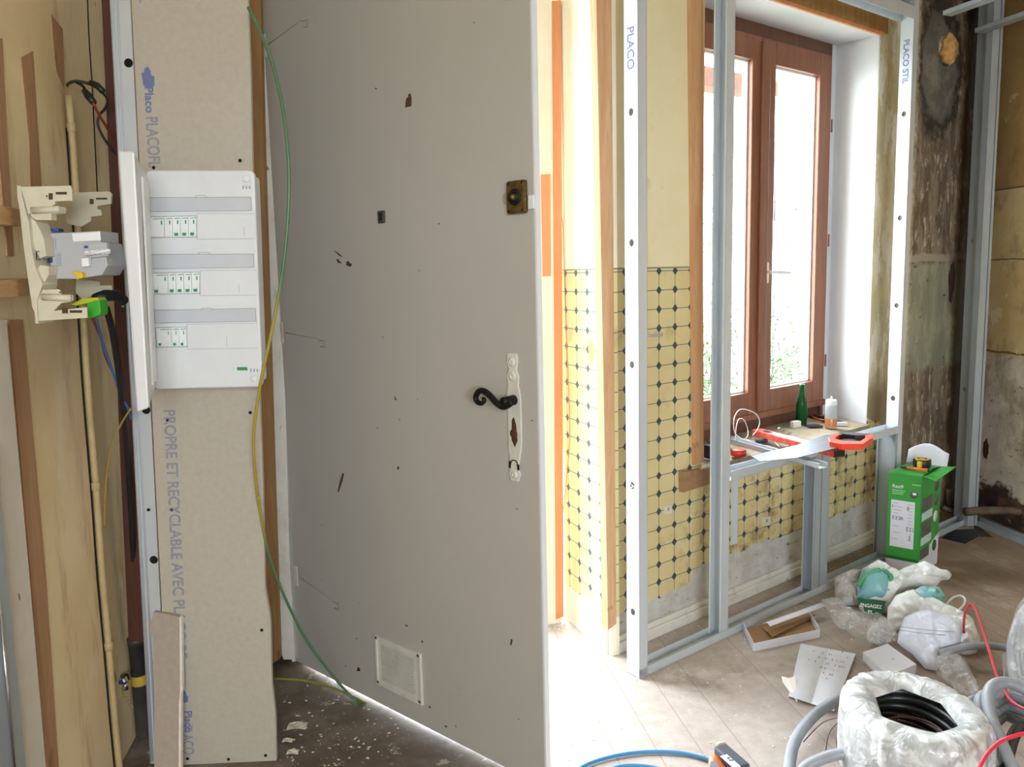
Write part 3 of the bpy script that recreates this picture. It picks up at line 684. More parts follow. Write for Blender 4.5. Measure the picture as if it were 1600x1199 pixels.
m = MB(); m.tube([DF(.903+.010*math.cos(q), -.0052, .748+.008*math.sin(q)) for q in [i*.5 for i in range(-1, 8)]], .0012, 5); m.fbox(DF, .888, .8925, -.0055, -.0045, .737, .752); m.fbox(DF, .912, .9175, -.0055, -.0045, .735, .748); m.build('keyhole', 'dark', pl)
m = MB(); m.lathe(DF(.905, -.004, .889), [(0, 0), (.0115, 0), (.0105, .012), (.010, .034), (.0, .036)], 14, -DF.n)
hp = [DF.px(x, y, -.040) for x, y in ((800, 629), (793, 634), (785, 636), (775, 629), (765, 618), (757, 612), (750, 611), (745, 616), (743.5, 623), (747, 629), (752, 630.5), (756, 628), (757, 624.5), (754, 622.5))]
q = spline([V(p) for p in hp]); m.tube(q, [.0035+.0035*math.sin(min(1, (len(q)-i)/len(q)*1.15)*math.pi*.62) for i in range(len(q))], 10)
m.build('door_handle', 'black_iron', t, label='black wrought iron scroll lever')
# deadlock
dl = MB(); dl.fbox(DF, .903, .955, -.012, .0, 1.282, 1.350); lock = dl.build('deadlock', 'brass', t, bevel=.005, label='brass rim lock')
m = MB(); m.lathe(DF(.928, -.012, 1.316), [(0, .004), (.009, .004), (.011, .0), (.016, -.0005), (.017, .001), (.016, .003), (.012, .003)], 20, -DF.n); m.build('lock_cylinder', 'black_iron', lock)
m = MB(); m.lathe(DF(.928, -.016, 1.316), [(0, .010), (.006, .009), (.007, .0)], 12, -DF.n); m.build('lock_knob', 'brass', lock)
m = MB(); m.fbox(DF, .957, .9735, -.006, .0, 1.289, 1.318); m.build('lock_strike', 'door_edge', lock, bevel=.002)
for a, z in ((.911, 1.288), (.947, 1.288), (.911, 1.344), (.947, 1.344)):
    m = MB(); m.lathe(DF(a, -.012, z), [(0, .001), (.0025, .001), (.003, 0)], 8, -DF.n); m.build('screw', 'black_iron', lock)
m = MB(); m.prism([DF.px(x, y, -.0006) for x, y in ((786, 303), (797, 299), (797, 321), (787, 320), (784, 312))], DF.n*.0005); m.build('lock_side_mark', simple('lock_mark_beige', 'a89f90', .7), t)  # small grey-beige patch on the door beside the lock
# spyhole
m = MB(); m.fbox(DF, .476, .500, -.006, 0, 1.288, 1.318); sp = m.build('spyhole', simple('spyhole_grey', '4a4744', .5), t, bevel=.002); m = MB(); m.fbox(DF, .4835, .4925, -.0066, -.006, 1.294, 1.312); m.build('spyhole_lens', 'dark', sp)
# vent
m = MB(); A0, A1, Z0, Z1 = .387, .569, .069, .208
for (a, b, c_, d_) in ((A0, A0+.026, Z0, Z1), (A1-.026, A1, Z0, Z1), (A0+.026, A1-.026, Z0, Z0+.017), (A0+.026, A1-.026, Z1-.017, Z1)): m.fbox(DF, a, b, -.003, 0, c_, d_)
for (a, b, c_, d_) in ((A0, A0+.008, Z0, Z1), (A1-.008, A1, Z0, Z1), (A0+.008, A1-.008, Z0, Z0+.006), (A0+.008, A1-.008, Z1-.006, Z1)): m.fbox(DF, a, b, -.007, -.003, c_, d_)
vent = m.build('vent_grille', 'white_paint', t, bevel=.0008, label='louvred metal air vent painted over')
m = MB(); m.fbox(DF, A0+.026, A1-.026, -.0006, 0, Z0+.017, Z1-.017); m.build('vent_void', simple('vent_gap_shade', '5b574f', .9), vent)  # dark panel paints the shade in the gaps between louvres
m = MB()
for i in range(14):
    z = Z0+.018+i*.0075; m.prism([DF(A0+.026, -.001, z+.0015), DF(A0+.026, -.0065, z+.001), DF(A0+.026, -.0075, z+.0035), DF(A0+.026, -.001, z+.0062)], DF.u*(A1-A0-.052))
m.build('louvres', 'white_paint', vent)
m = MB()
for a in (A0+.007, A1-.008):
    for z in (Z0+.008, Z1-.006): m.prism([DF(a-.004, -.0074, z-.003), DF(a+.004, -.0074, z-.004), DF(a+.003, -.0074, z+.004), DF(a-.004, -.0074, z+.003)], DF.n*.0005)
m.build('chipped_corners', simple('chip_brown', '5b4636', .8), vent)
# paint chips on the door
m = MB()
def chip(pts): m.prism([DF.px(x, y, -.0004) for x, y in pts], DF.n*.0004)
chip([(634, 157), (635, 153), (637.5, 152), (638, 147), (641, 146), (643, 153), (642.5, 166), (633, 168)])
chip([(521, 391), (528, 395), (536, 402), (530, 400)]); chip([(525, 405), (528, 405), (534, 412), (528, 411)]); chip([(541, 409), (545, 408), (546, 411), (550, 413), (548, 417), (541, 415)])
chip([(535, 739), (537.5, 741), (535, 752), (529, 770), (527.5, 768), (531, 752)]); chip([(621, 729), (624, 730), (623, 734), (620, 734)]); chip([(616, 618), (620, 626), (617, 625)]); chip([(586, 137), (589, 138), (588, 140), (586, 139)])
chip([(558, 1043), (563, 1048), (560, 1050)]); chip([(559, 1043), (562, 1044), (563, 1049), (557, 1049)]); chip([(632, 976), (638, 978), (635, 980)]); chip([(658, 1001), (662, 1003), (659, 1005)]); chip([(798, 999), (801, 1000), (799, 1009), (797, 1008)])
chip([(805, 794), (809, 796), (808, 797)]); chip([(830, 656), (833, 657), (831, 659)]); chip([(556, 997), (558, 998), (557, 1000)]); chip([(669, 1103), (673, 1105), (672, 1108)]); chip([(539, 1040), (541, 1041), (540, 1043)]); chip([(694, 1134), (699, 1135), (697, 1138)])
for i in range(14):
    a = rs.uniform(.05, .9); z = rs.choice([rs.uniform(.05, .5), rs.uniform(.6, 1.7)]); s_ = rs.uniform(.001, .0025)
    m.prism([DF(a-s_, -.0004, z), DF(a, -.0004, z-s_), DF(a+s_, -.0004, z), DF(a, -.0004, z+s_*1.4)], DF.n*.0004)
m.build('paint_chips', simple('chip_wood', '52382a', .8), t)
# strap hinges painted over
for z, dz in ((1.79, .03), (1.008, -.012), (.285, -.03)):
    h = MB(); h.fbox(DF, .012, .03, -.002, .0, z-.03, z+.03); h.build('hinge_plate', 'white_paint', t, bevel=.001)
    h = MB(); h.tube([DF(.04, -.0005, z), DF(.2, -.0005, z+dz)], .0008, 5); h.tube([DF(.2, -.0005, z+dz-.004), DF(.225, -.0005, z+dz-.004), DF(.225, -.0005, z+dz-.022), DF(.205, -.0005, z+dz-.02)], .0010, 5); h.build('hinge_outline', simple('dirty_groove', '8d857a', .7), t)
m = MB(); m.box((-.655, 2.425, 1.03), .10, .05, 2.06, .3); m.build('trim_50', 'white_paint', None, **STR)  # unseen post added behind the hinge to block a light leak
# jamb and wooden stud at its left
JY = Frame((0, 2.355), (1, 0))
m = MB(); m.prism([JY.px(x, y) for x, y in ((406, -40), (424, -40), (434, 150), (440, 400), (446, 640), (452, 860), (461, 1031), (443, 1031), (436, 1010), (433, 800), (423, 600), (414, 300))], (0, .07, 0))
m.build('trim_8', 'white_paint', None, **STR)
JS = Frame((0, 2.33), (1, 0))
m = MB(); m.prism([JS.px(x, y) for x, y in ((360, -40), (406, -40), (411, 200), (420, 500), (428, 760), (434, 940), (437, 1030), (405, 1052), (385, 1052))], (0, .05, 0)); m.build('trim_9', 'stud_wood', None, **STR)

# ================================================================== STRIP, PANEL
t = thing('plasterboard_strip', 'tall narrow grey plasterboard strip carrying the white electrical panel', 'plasterboard', SF(-.72, 0, 0), SF.rot())
jag = [(-.593, 0), (-.592, .12), (-.598, .2), (-.597, .36), (-.607, .44), (-.604, .7), (-.606, 1.2), (-.602, 1.6), (-.604, 2.3)]
m = MB(); m.prism([SF(-.849, 0, 0)] + [SF(a, 0, z+.001) for a, z in jag] + [SF(-.849, 0, 2.3)], SF.n*.0125); m.build('board', 'board_grey', t)
sd = V((0, 0, -1)); sx_ = SF.u
def onS(x, y, off=0): return hit(x, y, SF(0, off, 0), SF.n)
def ontext(tx, size, x0, y0, x1, y1, **k):
    p, q = onS(x0, y0, -.0006), onS(x1, y1, -.0006)
    return text_mesh(tx, size, p, q-p, SF.u, -SF.n, .0002, fit=(q-p).length).build('printing', 'blue_ink_faint', t, **k)
ontext('PLACOFL', .036, 228, 182, 233, 262, label='faint blue lettering PLACOFL running down')
ontext('PL', .036, 217, -30, 218, 5)
ontext('PROPRE ET RECYCLABLE AVEC PLACO RE', .036, 256, 640, 276, 1030)
ontext('PLACO', .036, 284, 1134, 287, 1180)
for (x, y) in ((221, 104), (283, 1080)):
    m = text_mesh('Placo', .026, onS(x+5, y+31, -.0006), onS(x+8, y+70)-onS(x+6, y+28), SF.u, -SF.n, .0002)
    k = .55 if y > 900 else 1
    m.build('printed_logo', 'blue_ink', t); m = MB(); m.prism([onS(x+a*k, y+b*k, -.0006) for a, b in ((0, 10), (4, 9), (5, 3), (10, 0), (14, 6), (15, 14), (20, 15), (20, 30), (13, 34), (3, 30))], SF.n*.0003); m.build('printed_logo', 'blue_ink', t)
for (x, y) in ((375, 251), (240, 262), (391, 645), (262, 657), (268, 797), (409, 985), (293, 1186), (357, 1187), (415, 1181), (232, 797)):
    m = MB(); m.lathe(onS(x, y, -.0002), [(0, .0006), (.0038, .0006), (.004, 0)], 10, -SF.n); m.build('screw_head', 'dark', t)
m = MB()
S_ = SF(-.849, .0, .004)
t = thing('metal_stud', 'galvanised stud with round punched holes along the left edge of the plasterboard strip', 'metal stud', SF(-.87, 0, 0), SF.rot())
m = MB(); cprofile(m, SF(-.897, .004, .004), SF.up, 2.3, SF.u, SF.n, .047, .036, holes=[])
for hz in (.515, .87, 1.63): m.lathe(SF(-.864, .0036, hz), [(0, .0003), (.0098, .0003), (.0098, 0)], 20, -SF.n) if False else None
m.tube([SF(-.892, .004, .01), SF(-.892, .004, 2.28)], .004, 8); m.tube([SF(-.881, .004, .01), SF(-.881, .004, 2.28)], .0025, 8); m.build('profile', 'galv', t)
for hz in (.515, .87, 1.63):
    m = MB(); m.lathe(SF(-.8635, .0038, hz), [(0, .0003), (.0095, .0003), (.0095, 0)], 20, -SF.n); m.build('punched_hole', 'dark', t)
m = MB(); m.fbox(SF, -.8535, -.8505, .004, .03, .004, 2.3); m.build('return_lip', 'chrome', t)
# offcut leaning on the strip
t = thing('plasterboard_offcut', 'short plasterboard offcut with white broken edge leaning against the tall strip', 'plasterboard', (-.85, 1.77, 0))
OF = Frame((0, 1.795), (1, .03))
oc = [(237, 1215), (241, 1100), (239, 1000), (234, 985), (236, 970), (240, 957), (262, 960), (281, 965), (281.5, 1080), (279, 1100), (280, 1215)]
def leanp(x, y):      # plane leaning back against the strip, foot nearer the room
    p = hit(x, y, V((-.85, 1.850, .395)), V((0, -.984, .178)))
    return p
def foot(p, q): return p + (q-p)*((.002-p.z)/(q.z-p.z))
oc = [(241, 1100), (239, 1000), (234, 985), (236, 970), (240, 957), (262, 960), (281, 965), (281.5, 1080), (279, 1100)]
P = [leanp(*q) for q in oc]; P = [foot(leanp(241, 1150), leanp(241, 1190))] + P + [foot(leanp(280, 1150), leanp(280, 1190))]
m = MB(); m.prism(P, V((0, .0125, .0))); m.build('board', 'board_offcut', t)
m = MB(); o6 = V((0, -.0006, 0)); E_ = [leanp(x, y)+o6 for x, y in ((280.5, 964), (284, 968), (285, 1079), (283.5, 1084))] + [foot(leanp(283, 1150), leanp(283, 1190))+o6, foot(leanp(279, 1150), leanp(279, 1190))+o6] + [leanp(279.5, 1100)+o6, leanp(281.5, 1080)+o6]
m.prism(E_, (0, .012, .0)); m.build('broken_edge', 'gypsum', t)

# --- electrical panel
PO = -.085
def onP(x, y, o=0): return hit(x, y, SF(0, PO-o, 0), SF.n)
t = thing('electrical_panel', 'white electrical panel with three rows of breakers and its lid open to the left', 'electrical panel', SF(-.66, PO, .93), SF.rot())
def rounded(c, r_, n=5):
    out = []
    for i in range(4):
        p, a, b = c[i], c[i-1], c[(i+1) % 4]; d1 = (a-p).normalized()*r_; d2 = (b-p).normalized()*r_
        for k in range(n+1):
            q = k/n; out.append((p+d1)*(1-q)**2+p*2*q*(1-q)+(p+d2)*q*q)
    return out
fc = [onP(226, 266), onP(397, 266), onP(410, 605), onP(239, 609)]
m = MB(); m.prism(rounded(fc, .014), SF.n*(-PO-.001)*.2); m.build('cover', 'white_plastic', t, bevel=.004)
inner = [onP(231, 271, -.016), onP(392, 271, -.016), onP(404, 600, -.016), onP(244, 604, -.016)]
m = MB(); m.prism(rounded(inner, .01), SF.n*(-PO-.017)); m.build('back_box', 'white_plastic', t)
def rect(m, x0, y0, x1, y1, x2, y2, x3, y3, o=.0005, th=.0008):   # TL TR BR BL
    m.prism([onP(x0, y0, o), onP(x1, y1, o), onP(x2, y2, o), onP(x3, y3, o)], SF.n*th)
rows = [dict(lens=((229, 309), (392, 308), (393, 329), (231, 331)), mods=(231, 339, 306, 337, 307, 371, 232, 372), n=[2, 1, 1, 1, 1], blank=((308, 334), (398, 334), (399, 373), (308, 374)), seams=[381]),
        dict(lens=((235, 398), (396, 397), (397, 418), (236, 420)), mods=(237, 427, 311, 425, 312, 459, 238, 460), n=[2, 1, 1, 1, 1], blank=((313, 423), (401, 422), (402, 461), (313, 462)), seams=[373]),
        dict(lens=((241, 485), (399, 482), (400, 502), (242, 505)), mods=(243, 512, 290, 511, 292, 542, 245, 543), n=[2, 1, 1], blank=((292, 507), (402, 505), (403, 544), (293, 546)), seams=[354])]
for R in rows:
    l = R['lens']
    m = MB()
    m.prism([onP(*p, .0012) for p in l], SF.n*.001); ln = m.build('label_strip', 'lens', t)
    m = MB(); q = [onP(*p, .0016) for p in l]
    for i in range(4): m.tube([q[i], q[(i+1) % 4]], .00055, 4)
    a, b = l[0], l[1]; xm = (a[0]+b[0])/2+6
    m.tube([onP(xm-12, a[1]-.5, .0016), onP(xm-10, a[1]-3.5, .0016), onP(xm+2, a[1]-3.8, .0016), onP(xm+8, a[1]-.6, .0016)], .0005, 4)
    m.build('strip_outline', 'line_grey', ln)
    x0, y0, x1, y1, x2, y2, x3, y3 = R['mods']; tot = sum(R['n']); k = 0
    m = MB(); q = [onP(x0, y0, .0006), onP(x1, y1, .0006), onP(x2, y2, .0006), onP(x3, y3, .0006)]
    for i in range(4): m.tube([q[i], q[(i+1) % 4]], .0006, 4)
    m.build('cutout_edge', 'line_grey', t)
    for i, wd in enumerate(R['n']):
        f0, f1 = k/tot, (k+wd)/tot; k += wd
        def lp(f, g): return (x0+(x1-x0)*f+(x3-x0)*g, y0+(y1-y0)*f+(y3-y0)*g)
        m = MB(); m.prism([onP(*lp(f0+.006, .03), .0035), onP(*lp(f1-.006, .03), .0035), onP(*lp(f1-.006, .97), .0035), onP(*lp(f0+.006, .97), .0035)], SF.n*.006)
        mod = m.build('breaker', 'module', t, bevel=.0008)
        m = MB(); fr = f0+(f1-f0)*(.80 if wd == 2 else .62); m.prism([onP(*lp(fr, .2), .0038), onP(*lp(fr+.026, .2), .0038), onP(*lp(fr+.026, .38), .0038), onP(*lp(fr, .38), .0038)], SF.n*.0006)
        m.build('green_mark', 'green_mark', mod); m = MB(); m.prism([onP(*lp(f0+(f1-f0)*.3, .10), .0038), onP(*lp(f1-.01, .09), .0038), onP(*lp(f1-.01, .12), .0038), onP(*lp(f0+(f1-f0)*.3, .13), .0038)], SF.n*.0004)
        lowg = not (R is rows[0] and i < 2)
        c0 = f0+(f1-f0)*(.12 if wd == 2 else .2); c1 = c0+.08
        m.build('green_line', 'green_mark', mod)
        m = MB()
        if lowg: m.prism([onP(*lp(c0, .80), .006), onP(*lp(c1, .80), .006), onP(*lp(c1-.008, .93), .006), onP(*lp(c0+.008, .93), .006)], SF.n*.003); m.build('green_rocker', 'green_mark', mod)

        m = MB(); m.prism([onP(*lp(c0, .58), .0055), onP(*lp(c1, .58), .0055), onP(*lp(c1, .76 if lowg else .9), .0075), onP(*lp(c0, .76 if lowg else .9), .0075)], SF.n*.003); m.build('lever', 'label_white', mod)
    b = R['blank']; m = MB(); m.prism([onP(*p, .0012) for p in b], SF.n*.0012); bl = m.build('blanking_plate', 'white_plastic', t)
    m = MB()
    for i in (0, 1, 2, 3):
        if i != 1: m.tube([onP(*b[i], .0014), onP(*b[(i+1) % 4], .0014)], .00035, 4)
    for sx in R['seams']: m.tube([onP(sx, b[0][1]+20, .0014), onP(sx+1, b[3][1]-4, .0014)], .0003, 4)
    m.build('plate_seam', 'line_grey', bl)
for (x, y, s_) in ((385, 280, 1), (397, 592, -1)):
    m = MB(); m.prism([onP(x-6, y-8, .003), onP(x+6, y-8, .003), onP(x+6, y+18*0+9, .003), onP(x-6, y+9, .003)], SF.n*.003); m.lathe(onP(x, y, .003), [(.0075, 0), (.0075, .003), (.004, .004), (0, .004)], 16, -SF.n)
    s0 = m.build('cover_screw', 'white_plastic', t, bevel=.0006)
    yy = y+13*s_; m = MB()
    for dx in (-5, 0, 5): m.prism([onP(x+dx-1, yy-2.5, .0008), onP(x+dx+1, yy-2.5, .0008), onP(x+dx+1, yy+2.5, .0008), onP(x+dx-1, yy+2.5, .0008)], SF.n*.0006)
    m.build('lock_mark', 'line_grey', s0)
m = MB(); rect(m, 370, 574, 386, 574, 387, 579, 371, 579, .0008); m.build('green_sticker', 'green_mark', t)
# lid, swung towards the camera
hT, hB = onP(229, 272, .002), onP(243, 606, .002)
oT0, oT1, oB0, oB1 = None, None, None, None
NPT = V((-.2, -1, 0)).normalized()
def lidp(x, y, yy): return hit(x, y, V((0, yy, 0)), V((0, 1, 0)))
NB = 1.50
A_ = lidp(184, 235, NB); B_ = lidp(210, 236, NB); C_ = lidp(233, 638, NB); D_ = lidp(214, 645, NB)
m = MB()
# rim facing the camera, plate running back to the hinge
hT2 = hT+V((-.030, .004, .0)); hB2 = hB+V((-.024, .004, .0))
m.add([A_, B_, C_, D_, hT, hB, hT2, hB2], [[0, 1, 2, 3], [1, 4, 5, 2], [0, 6, 4, 1], [3, 2, 5, 7], [0, 3, 7, 6], [4, 6, 7, 5]])
lid = m.build('lid', 'white_plastic', t, bevel=.004)
m = MB(); g = .35
E1 = B_.lerp(hT, .42); E2 = C_.lerp(hB, .42); nrm = (hT-B_).cross(C_-B_).normalized(); nrm = nrm if nrm.x > 0 else -nrm
m.prism([E1.lerp(E2, .06), hT.lerp(hB, .06), hT.lerp(hB, .94), E1.lerp(E2, .94)], nrm*.004); m.build('lid_rim', 'module', lid)
for f in (.05, .95):
    c = hT.lerp(hB, f); m = MB(); m.lathe(c+V((0, -.002, -.008)), [(0, 0), (.004, 0), (.004, .016), (0, .016)], 10); m.build('hinge', 'module', lid)

# --- green/yellow cable
gc = [(388, 12, 1.80), (402, 40, 1.79), (424, 95, 1.77), (440, 160, 1.76), (450, 240, 1.75), (451, 320, 1.75), (442, 420, 1.755), (424, 520, 1.76), (406, 605, 1.765), (396, 690, 1.78), (402, 775, 1.82), (424, 880, 1.9), (470, 985, 2.0), (515, 1050, 2.08)]
P = [lidp(*q) for q in gc]+[fl(552, 1092, .012), fl(570, 1103, .006)]
cb = MB(); cb.tube(P[:11], .0036, 8, step=.01); cb.tube([P[10], P[11], P[12], P[13], P[14], P[15]], .0036, 8, step=.01)
gm = NT('green_yellow_sheath'); s = gm.sep(); mixf = gm.M('MULTIPLY', gm.step(s[2], .62, .72), gm.M('SUBTRACT', 1.0, gm.step(s[2], .93, 1.05)))
mixf2 = gm.step(gm.M('ABSOLUTE', gm.M('SUBTRACT', s[2], .84)), .22, .34)
gm.col(gm.mix(mixf2, hx('a39538'), hx('547a58'))); gm.set(rough=.35)
cb.build('earth_cable', gm.m, None, **L_('green and yellow cable hanging in a long curve in front of the door hinge side', 'cable'))
cable('earth_cable', [fl(428, 1061, .02), fl(470, 1063, .012), fl(510, 1072, .008), fl(545, 1086, .006), fl(572, 1100, .006)], .0036, simple('olive_sheath', '8d8a2e', .4), **L_('short olive-yellow cable lying on the floor at the foot of the strip', 'cable'))

# ================================================================== LEFT WALL THINGS
def onL(x, y, off=0): return hit(x, y, LF(0, off, 0), LF.n)
ln_ = -LF.n if (V((0, 0, 0))-LF(0, 0, 0)).dot(-LF.n) > 0 else LF.n      # towards the room
def Lp(m, pts, th, off=.0): m.prism([hit(x, y, LF(0, 0, 0)+ln_*(off+th), LF.n) for x, y in pts], -ln_*th)
k = 10
for pts in (((0, 60), (4, 60), (14, 260), (22, 400), (12, 400), (0, 260)), ((14, 500), (36, 500), (72, 900), (93, 1215), (72, 1215), (48, 900))):
    m = MB(); Lp(m, pts, .003); m.build('trim_%d' % k, 'brown_strip', None, **STR); k += 1
for pts, mt in ((((33, 90), (52, 80), (62, 240), (70, 370), (50, 370), (46, 220)), 'brown_strip'), (((80, 22), (98, 45), (100, 95), (100, 140), (88, 110), (83, 60)), 'brown_strip'),
                (((0, 500), (10, 500), (46, 900), (73, 1215), (42, 1215), (0, 800)), 'left_white')):
    m = MB(); Lp(m, pts, .0015 if mt == 'brown_strip' else .018); m.build('trim_%d' % k, mt, None, **STR); k += 1
m = MB(); c0 = LF.px(42, 1199); zz = up
def Lw(x, y, o): return hit(x, y, LF(0, 0, 0)+ln_*o, LF.n)
m = MB(); Lp(m, ((-30, 700), (-8, 700), (16, 940), (42, 1215), (-10, 1215), (-30, 900)), .03, .0); 
o_ = m.build('metal_stud', 'galv_dark', None, **L_('grey metal stud at the extreme lower left edge beside the white board', 'metal stud'))
m2 = MB(); m2.tube([Lw(-1, 940, .034), Lw(24, 1215, .034)], .0022, 6); m2.build('bright_fold', 'chrome', o_)
for (tops, lab) in (((((-20, 316), (33, 327), (33, 354), (-20, 349))), 'upper wooden batten behind the cream plastic breaker base'), ((((-20, 439), (46, 435), (47, 462), (-20, 467))), 'lower wooden batten behind the cream plastic breaker base')):
    m = MB(); pp = tops; Lp(m, pp, .05, .0); m.build('wooden_batten', 'batten', None, bevel=.001, **L_(lab, 'batten', ''), ) if False else m.build('wooden_batten', 'batten', None, bevel=.001, **L_(lab, 'batten'))
# dark seam and pipe
m = MB(); P = [hit(x, y, LF(0, 0, 0)+ln_*.012, LF.n) for x, y in ((107, 150), (112, 200), (119, 300), (127, 430), (137, 600), (150, 760), (160, 900), (170, 1010), (180, 1130), (187, 1200))]
t = thing('conduit_pipe', 'cream painted conduit pipe running down the left wall', 'pipe', P[-1]); m.tube(P, .0075, 10, step=.05); m.build('pipe', simple('painted_pipe', 'c2ae80', .6, c2='b09a6a', sc=20), t)
for i in (1, 5, 7):
    m = MB(); d = (P[i+1]-P[i]).normalized(); m.lathe(P[i], [(.0076, -.01), (.0098, -.008), (.0098, .008), (.0076, .01)], 12, d); m.build('pipe_collar', simple('painted_collar', 'b8a474', .6), t)
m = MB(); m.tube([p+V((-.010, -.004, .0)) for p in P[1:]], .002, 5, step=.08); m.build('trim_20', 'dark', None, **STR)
m = MB(); m.tube([hit(x, y, LF(0, 0, 0)+ln_*.001, LF.n) for x, y in ((135, -40), (139, 60), (144, 135), (152, 300))], .0016, 5); m.build('trim_21', 'dark', None, **STR)
# cables above
def ly(x, y, yy): return hit(x, y, V((0, yy, 0)), V((0, 1, 0)))
t = thing('old_cable_tails', 'dark taped old cable ends sticking out of the left wall above the conduit', 'cable', ly(112, 130, 1.85))
for nm, pts, r_, mt in (('cable_tail', ((104, 150, 1.95), (104, 134, 1.92), (118, 127, 1.88), (140, 131, 1.85), (150, 134, 1.83)), .0035, 'pipe_grey'), ('cable_tail', ((118, 128, 1.88), (130, 135, 1.86), (134, 146, 1.84)), .003, 'black_plastic')):
    m = MB(); m.tube([ly(*p) for p in pts], r_, 8, step=.01); m.build(nm, mt, t)
m = MB(); m.tube([ly(143, 130, 1.84), ly(152, 134, 1.83), ly(160, 142, 1.82)], .007, 10); m.build('tape_wrap', 'black_plastic', t)
m = MB(); m.tube([ly(132, 142, 1.84), ly(138, 150, 1.83), ly(146, 160, 1.82)], [.006, .008, .007], 10); m.build('tape_wrap', 'black_plastic', t)
cable('red_wire', [ly(*p) for p in ((145, 160, 1.82), (155, 180, 1.84), (170, 205, 1.88), (184, 240, 1.93), (186, 300, 1.95))], .003, simple('dull_red_wire', '7c2a18', .5), **L_('dull red wire descending from the taped cable end behind the steel stud', 'wire'))
cable('grey_wire', [ly(*p) for p in ((158, 142, 1.82), (168, 156, 1.86), (164, 170, 1.9), (155, 180, 1.9), (153, 196, 1.9), (166, 222, 1.92), (185, 245, 1.95))], .003, simple('dark_grey_wire', '2b2b30', .5), **L_('dark grey wire looping down beside the red wire', 'wire'))
cable('blue_wire', [ly(*p) for p in ((150, 498, 1.7), (162, 540, 1.72), (176, 580, 1.74), (186, 610, 1.75), (200, 640, 1.78), (205, 655, 1.8))], .0028, simple('blue_sheath', '355f9a', .4), **L_('blue wire dropping from the earth terminal towards the panel lid', 'wire'))
cable('red_wire', [ly(*p) for p in ((143, 495, 1.7), (152, 515, 1.72), (158, 530, 1.74), (166, 560, 1.78), (178, 585, 1.85))], .0028, simple('dull_red_sheath', '8a2f26', .4), **L_('red wire dropping beside the blue wire below the green terminal', 'wire'))
cable('yellow_wire', [ly(*p) for p in ((205, 638, 1.75), (188, 665, 1.76), (174, 700, 1.76), (167, 740, 1.77), (164, 785, 1.77), (163, 825, 1.78))], .0022, simple('yellow_sheath', '9c8136', .4), **L_('yellow-brown wire hanging beside the conduit below the panel lid', 'wire'))
cable('yellow_wire', [ly(*p) for p in ((178, 1050, 1.85), (184, 1070, 1.84), (196, 1090, 1.84), (208, 1106, 1.84))], .0022, simple('olive_wire', '857431', .4), **L_('thin yellow wire end poking out of the wall by the small valve', 'wire'))
POSTY = 1.95
# dark timber post, grey waste pipe, valve
m = MB(); m.prism([ly(x, y, POSTY) for x, y in ((156, -60), (190, -60), (200, 300), (216, 700), (228, 1003), (201, 1003), (187, 700), (172, 300))], (0, .02, 0)); m.build('wooden_post', 'red_wood', None, **L_('dark red-brown timber post in the gap behind the steel stud', 'post'))
t = thing('waste_pipe', 'dark grey upright plastic pipe with a yellow label in the dark gap', 'pipe', (-.93, 2.02, 0)); p0 = fl(222, 1199, 0); 
pb = ly(212, 995, 2.0); pt = V((pb.x, 2.0, 0))
m = MB(); m.lathe((pb.x, 2.0, 0), [(.019, 0), (.019, pb.z-.02), (.021, pb.z-.02), (.021, pb.z), (.0, pb.z)], 16); m.build('pipe', 'pipe_grey', t)
yl = ly(216, 1067, 1.98); m = MB(); m.lathe((pb.x, 2.0, 0), [(.0196, yl.z-.013), (.0196, yl.z+.013)], 16); m.build('pipe_label', simple('yellow_label', 'c9a93c', .5), t)
vp_ = ly(194, 1060, 1.93); t = thing('stop_valve', 'small chrome valve with a blue dot on the left wall near the floor', 'valve', vp_)
m = MB(); m.tube([vp_+V((-.08, .01, 0)), vp_], .006, 10); m.lathe(vp_, [(0, .0), (.014, .0), (.014, .012), (.009, .022), (0, .024)], 6, (.15, -1, .1), False); m.build('valve_body', 'chrome', t)
m = MB(); m.lathe(vp_+V((.003, -.0235, .002)), [(0, .003), (.005, .002), (.005, 0)], 10, (.15, -1, .1)); m.build('blue_cap', 'blue', t)
m = MB(); m.lathe(vp_+V((.003, -.004, -.028)), [(0, 0), (.007, 0), (.007, .018), (0, .018)], 8); m.build('outlet', 'chrome', t)
slotm = simple('slot_recess', '4a3a2a', .8)
# cream breaker base with meter breaker
t = thing('breaker_base', 'open cream plastic breaker base with grey main switch on the left wall battens', 'breaker base', ly(60, 500, 1.45))
def side(pts, yy, th, name='side_frame', mt='cream_plastic', par=None):
    m = MB(); m.prism([ly(x, y, yy) for x, y in pts], (0, th, 0)); return m.build(name, mt, par or t, bevel=.0008)
Y1, Y2 = 1.45, 1.58
side([(26, 290), (31, 290), (35, 310), (45, 350), (48, 385), (55, 420), (66, 445), (58, 470), (58, 490), (60, 506), (55, 506), (54, 489), (50, 480), (44, 440), (36, 380), (30, 325), (27, 310)], Y1, .05)
side([(48, 340), (56, 347), (68, 372), (72, 400), (62, 404), (52, 385)], Y1+.01, .04, 'side_web'); side([(62, 414), (76, 416), (76, 430), (66, 448), (64, 462), (56, 452), (54, 430)], Y1+.01, .04, 'side_web')
side([(31, 292), (110, 290), (112, 296), (112, 314), (106, 314), (86, 315), (86, 320), (44, 335), (38, 312)], Y1, .004, 'upper_arm')
side([(47, 324), (88, 322), (94, 323), (95, 333), (80, 335), (80, 344), (56, 344), (48, 338)], Y1-.004, .018, 'upper_peg')
side([(66, 453), (92, 452), (95, 457), (95, 461), (113, 461), (114, 469), (110, 472), (95, 474), (84, 486), (135, 480), (136, 497), (60, 502), (58, 470)], Y1, .004, 'lower_arm')
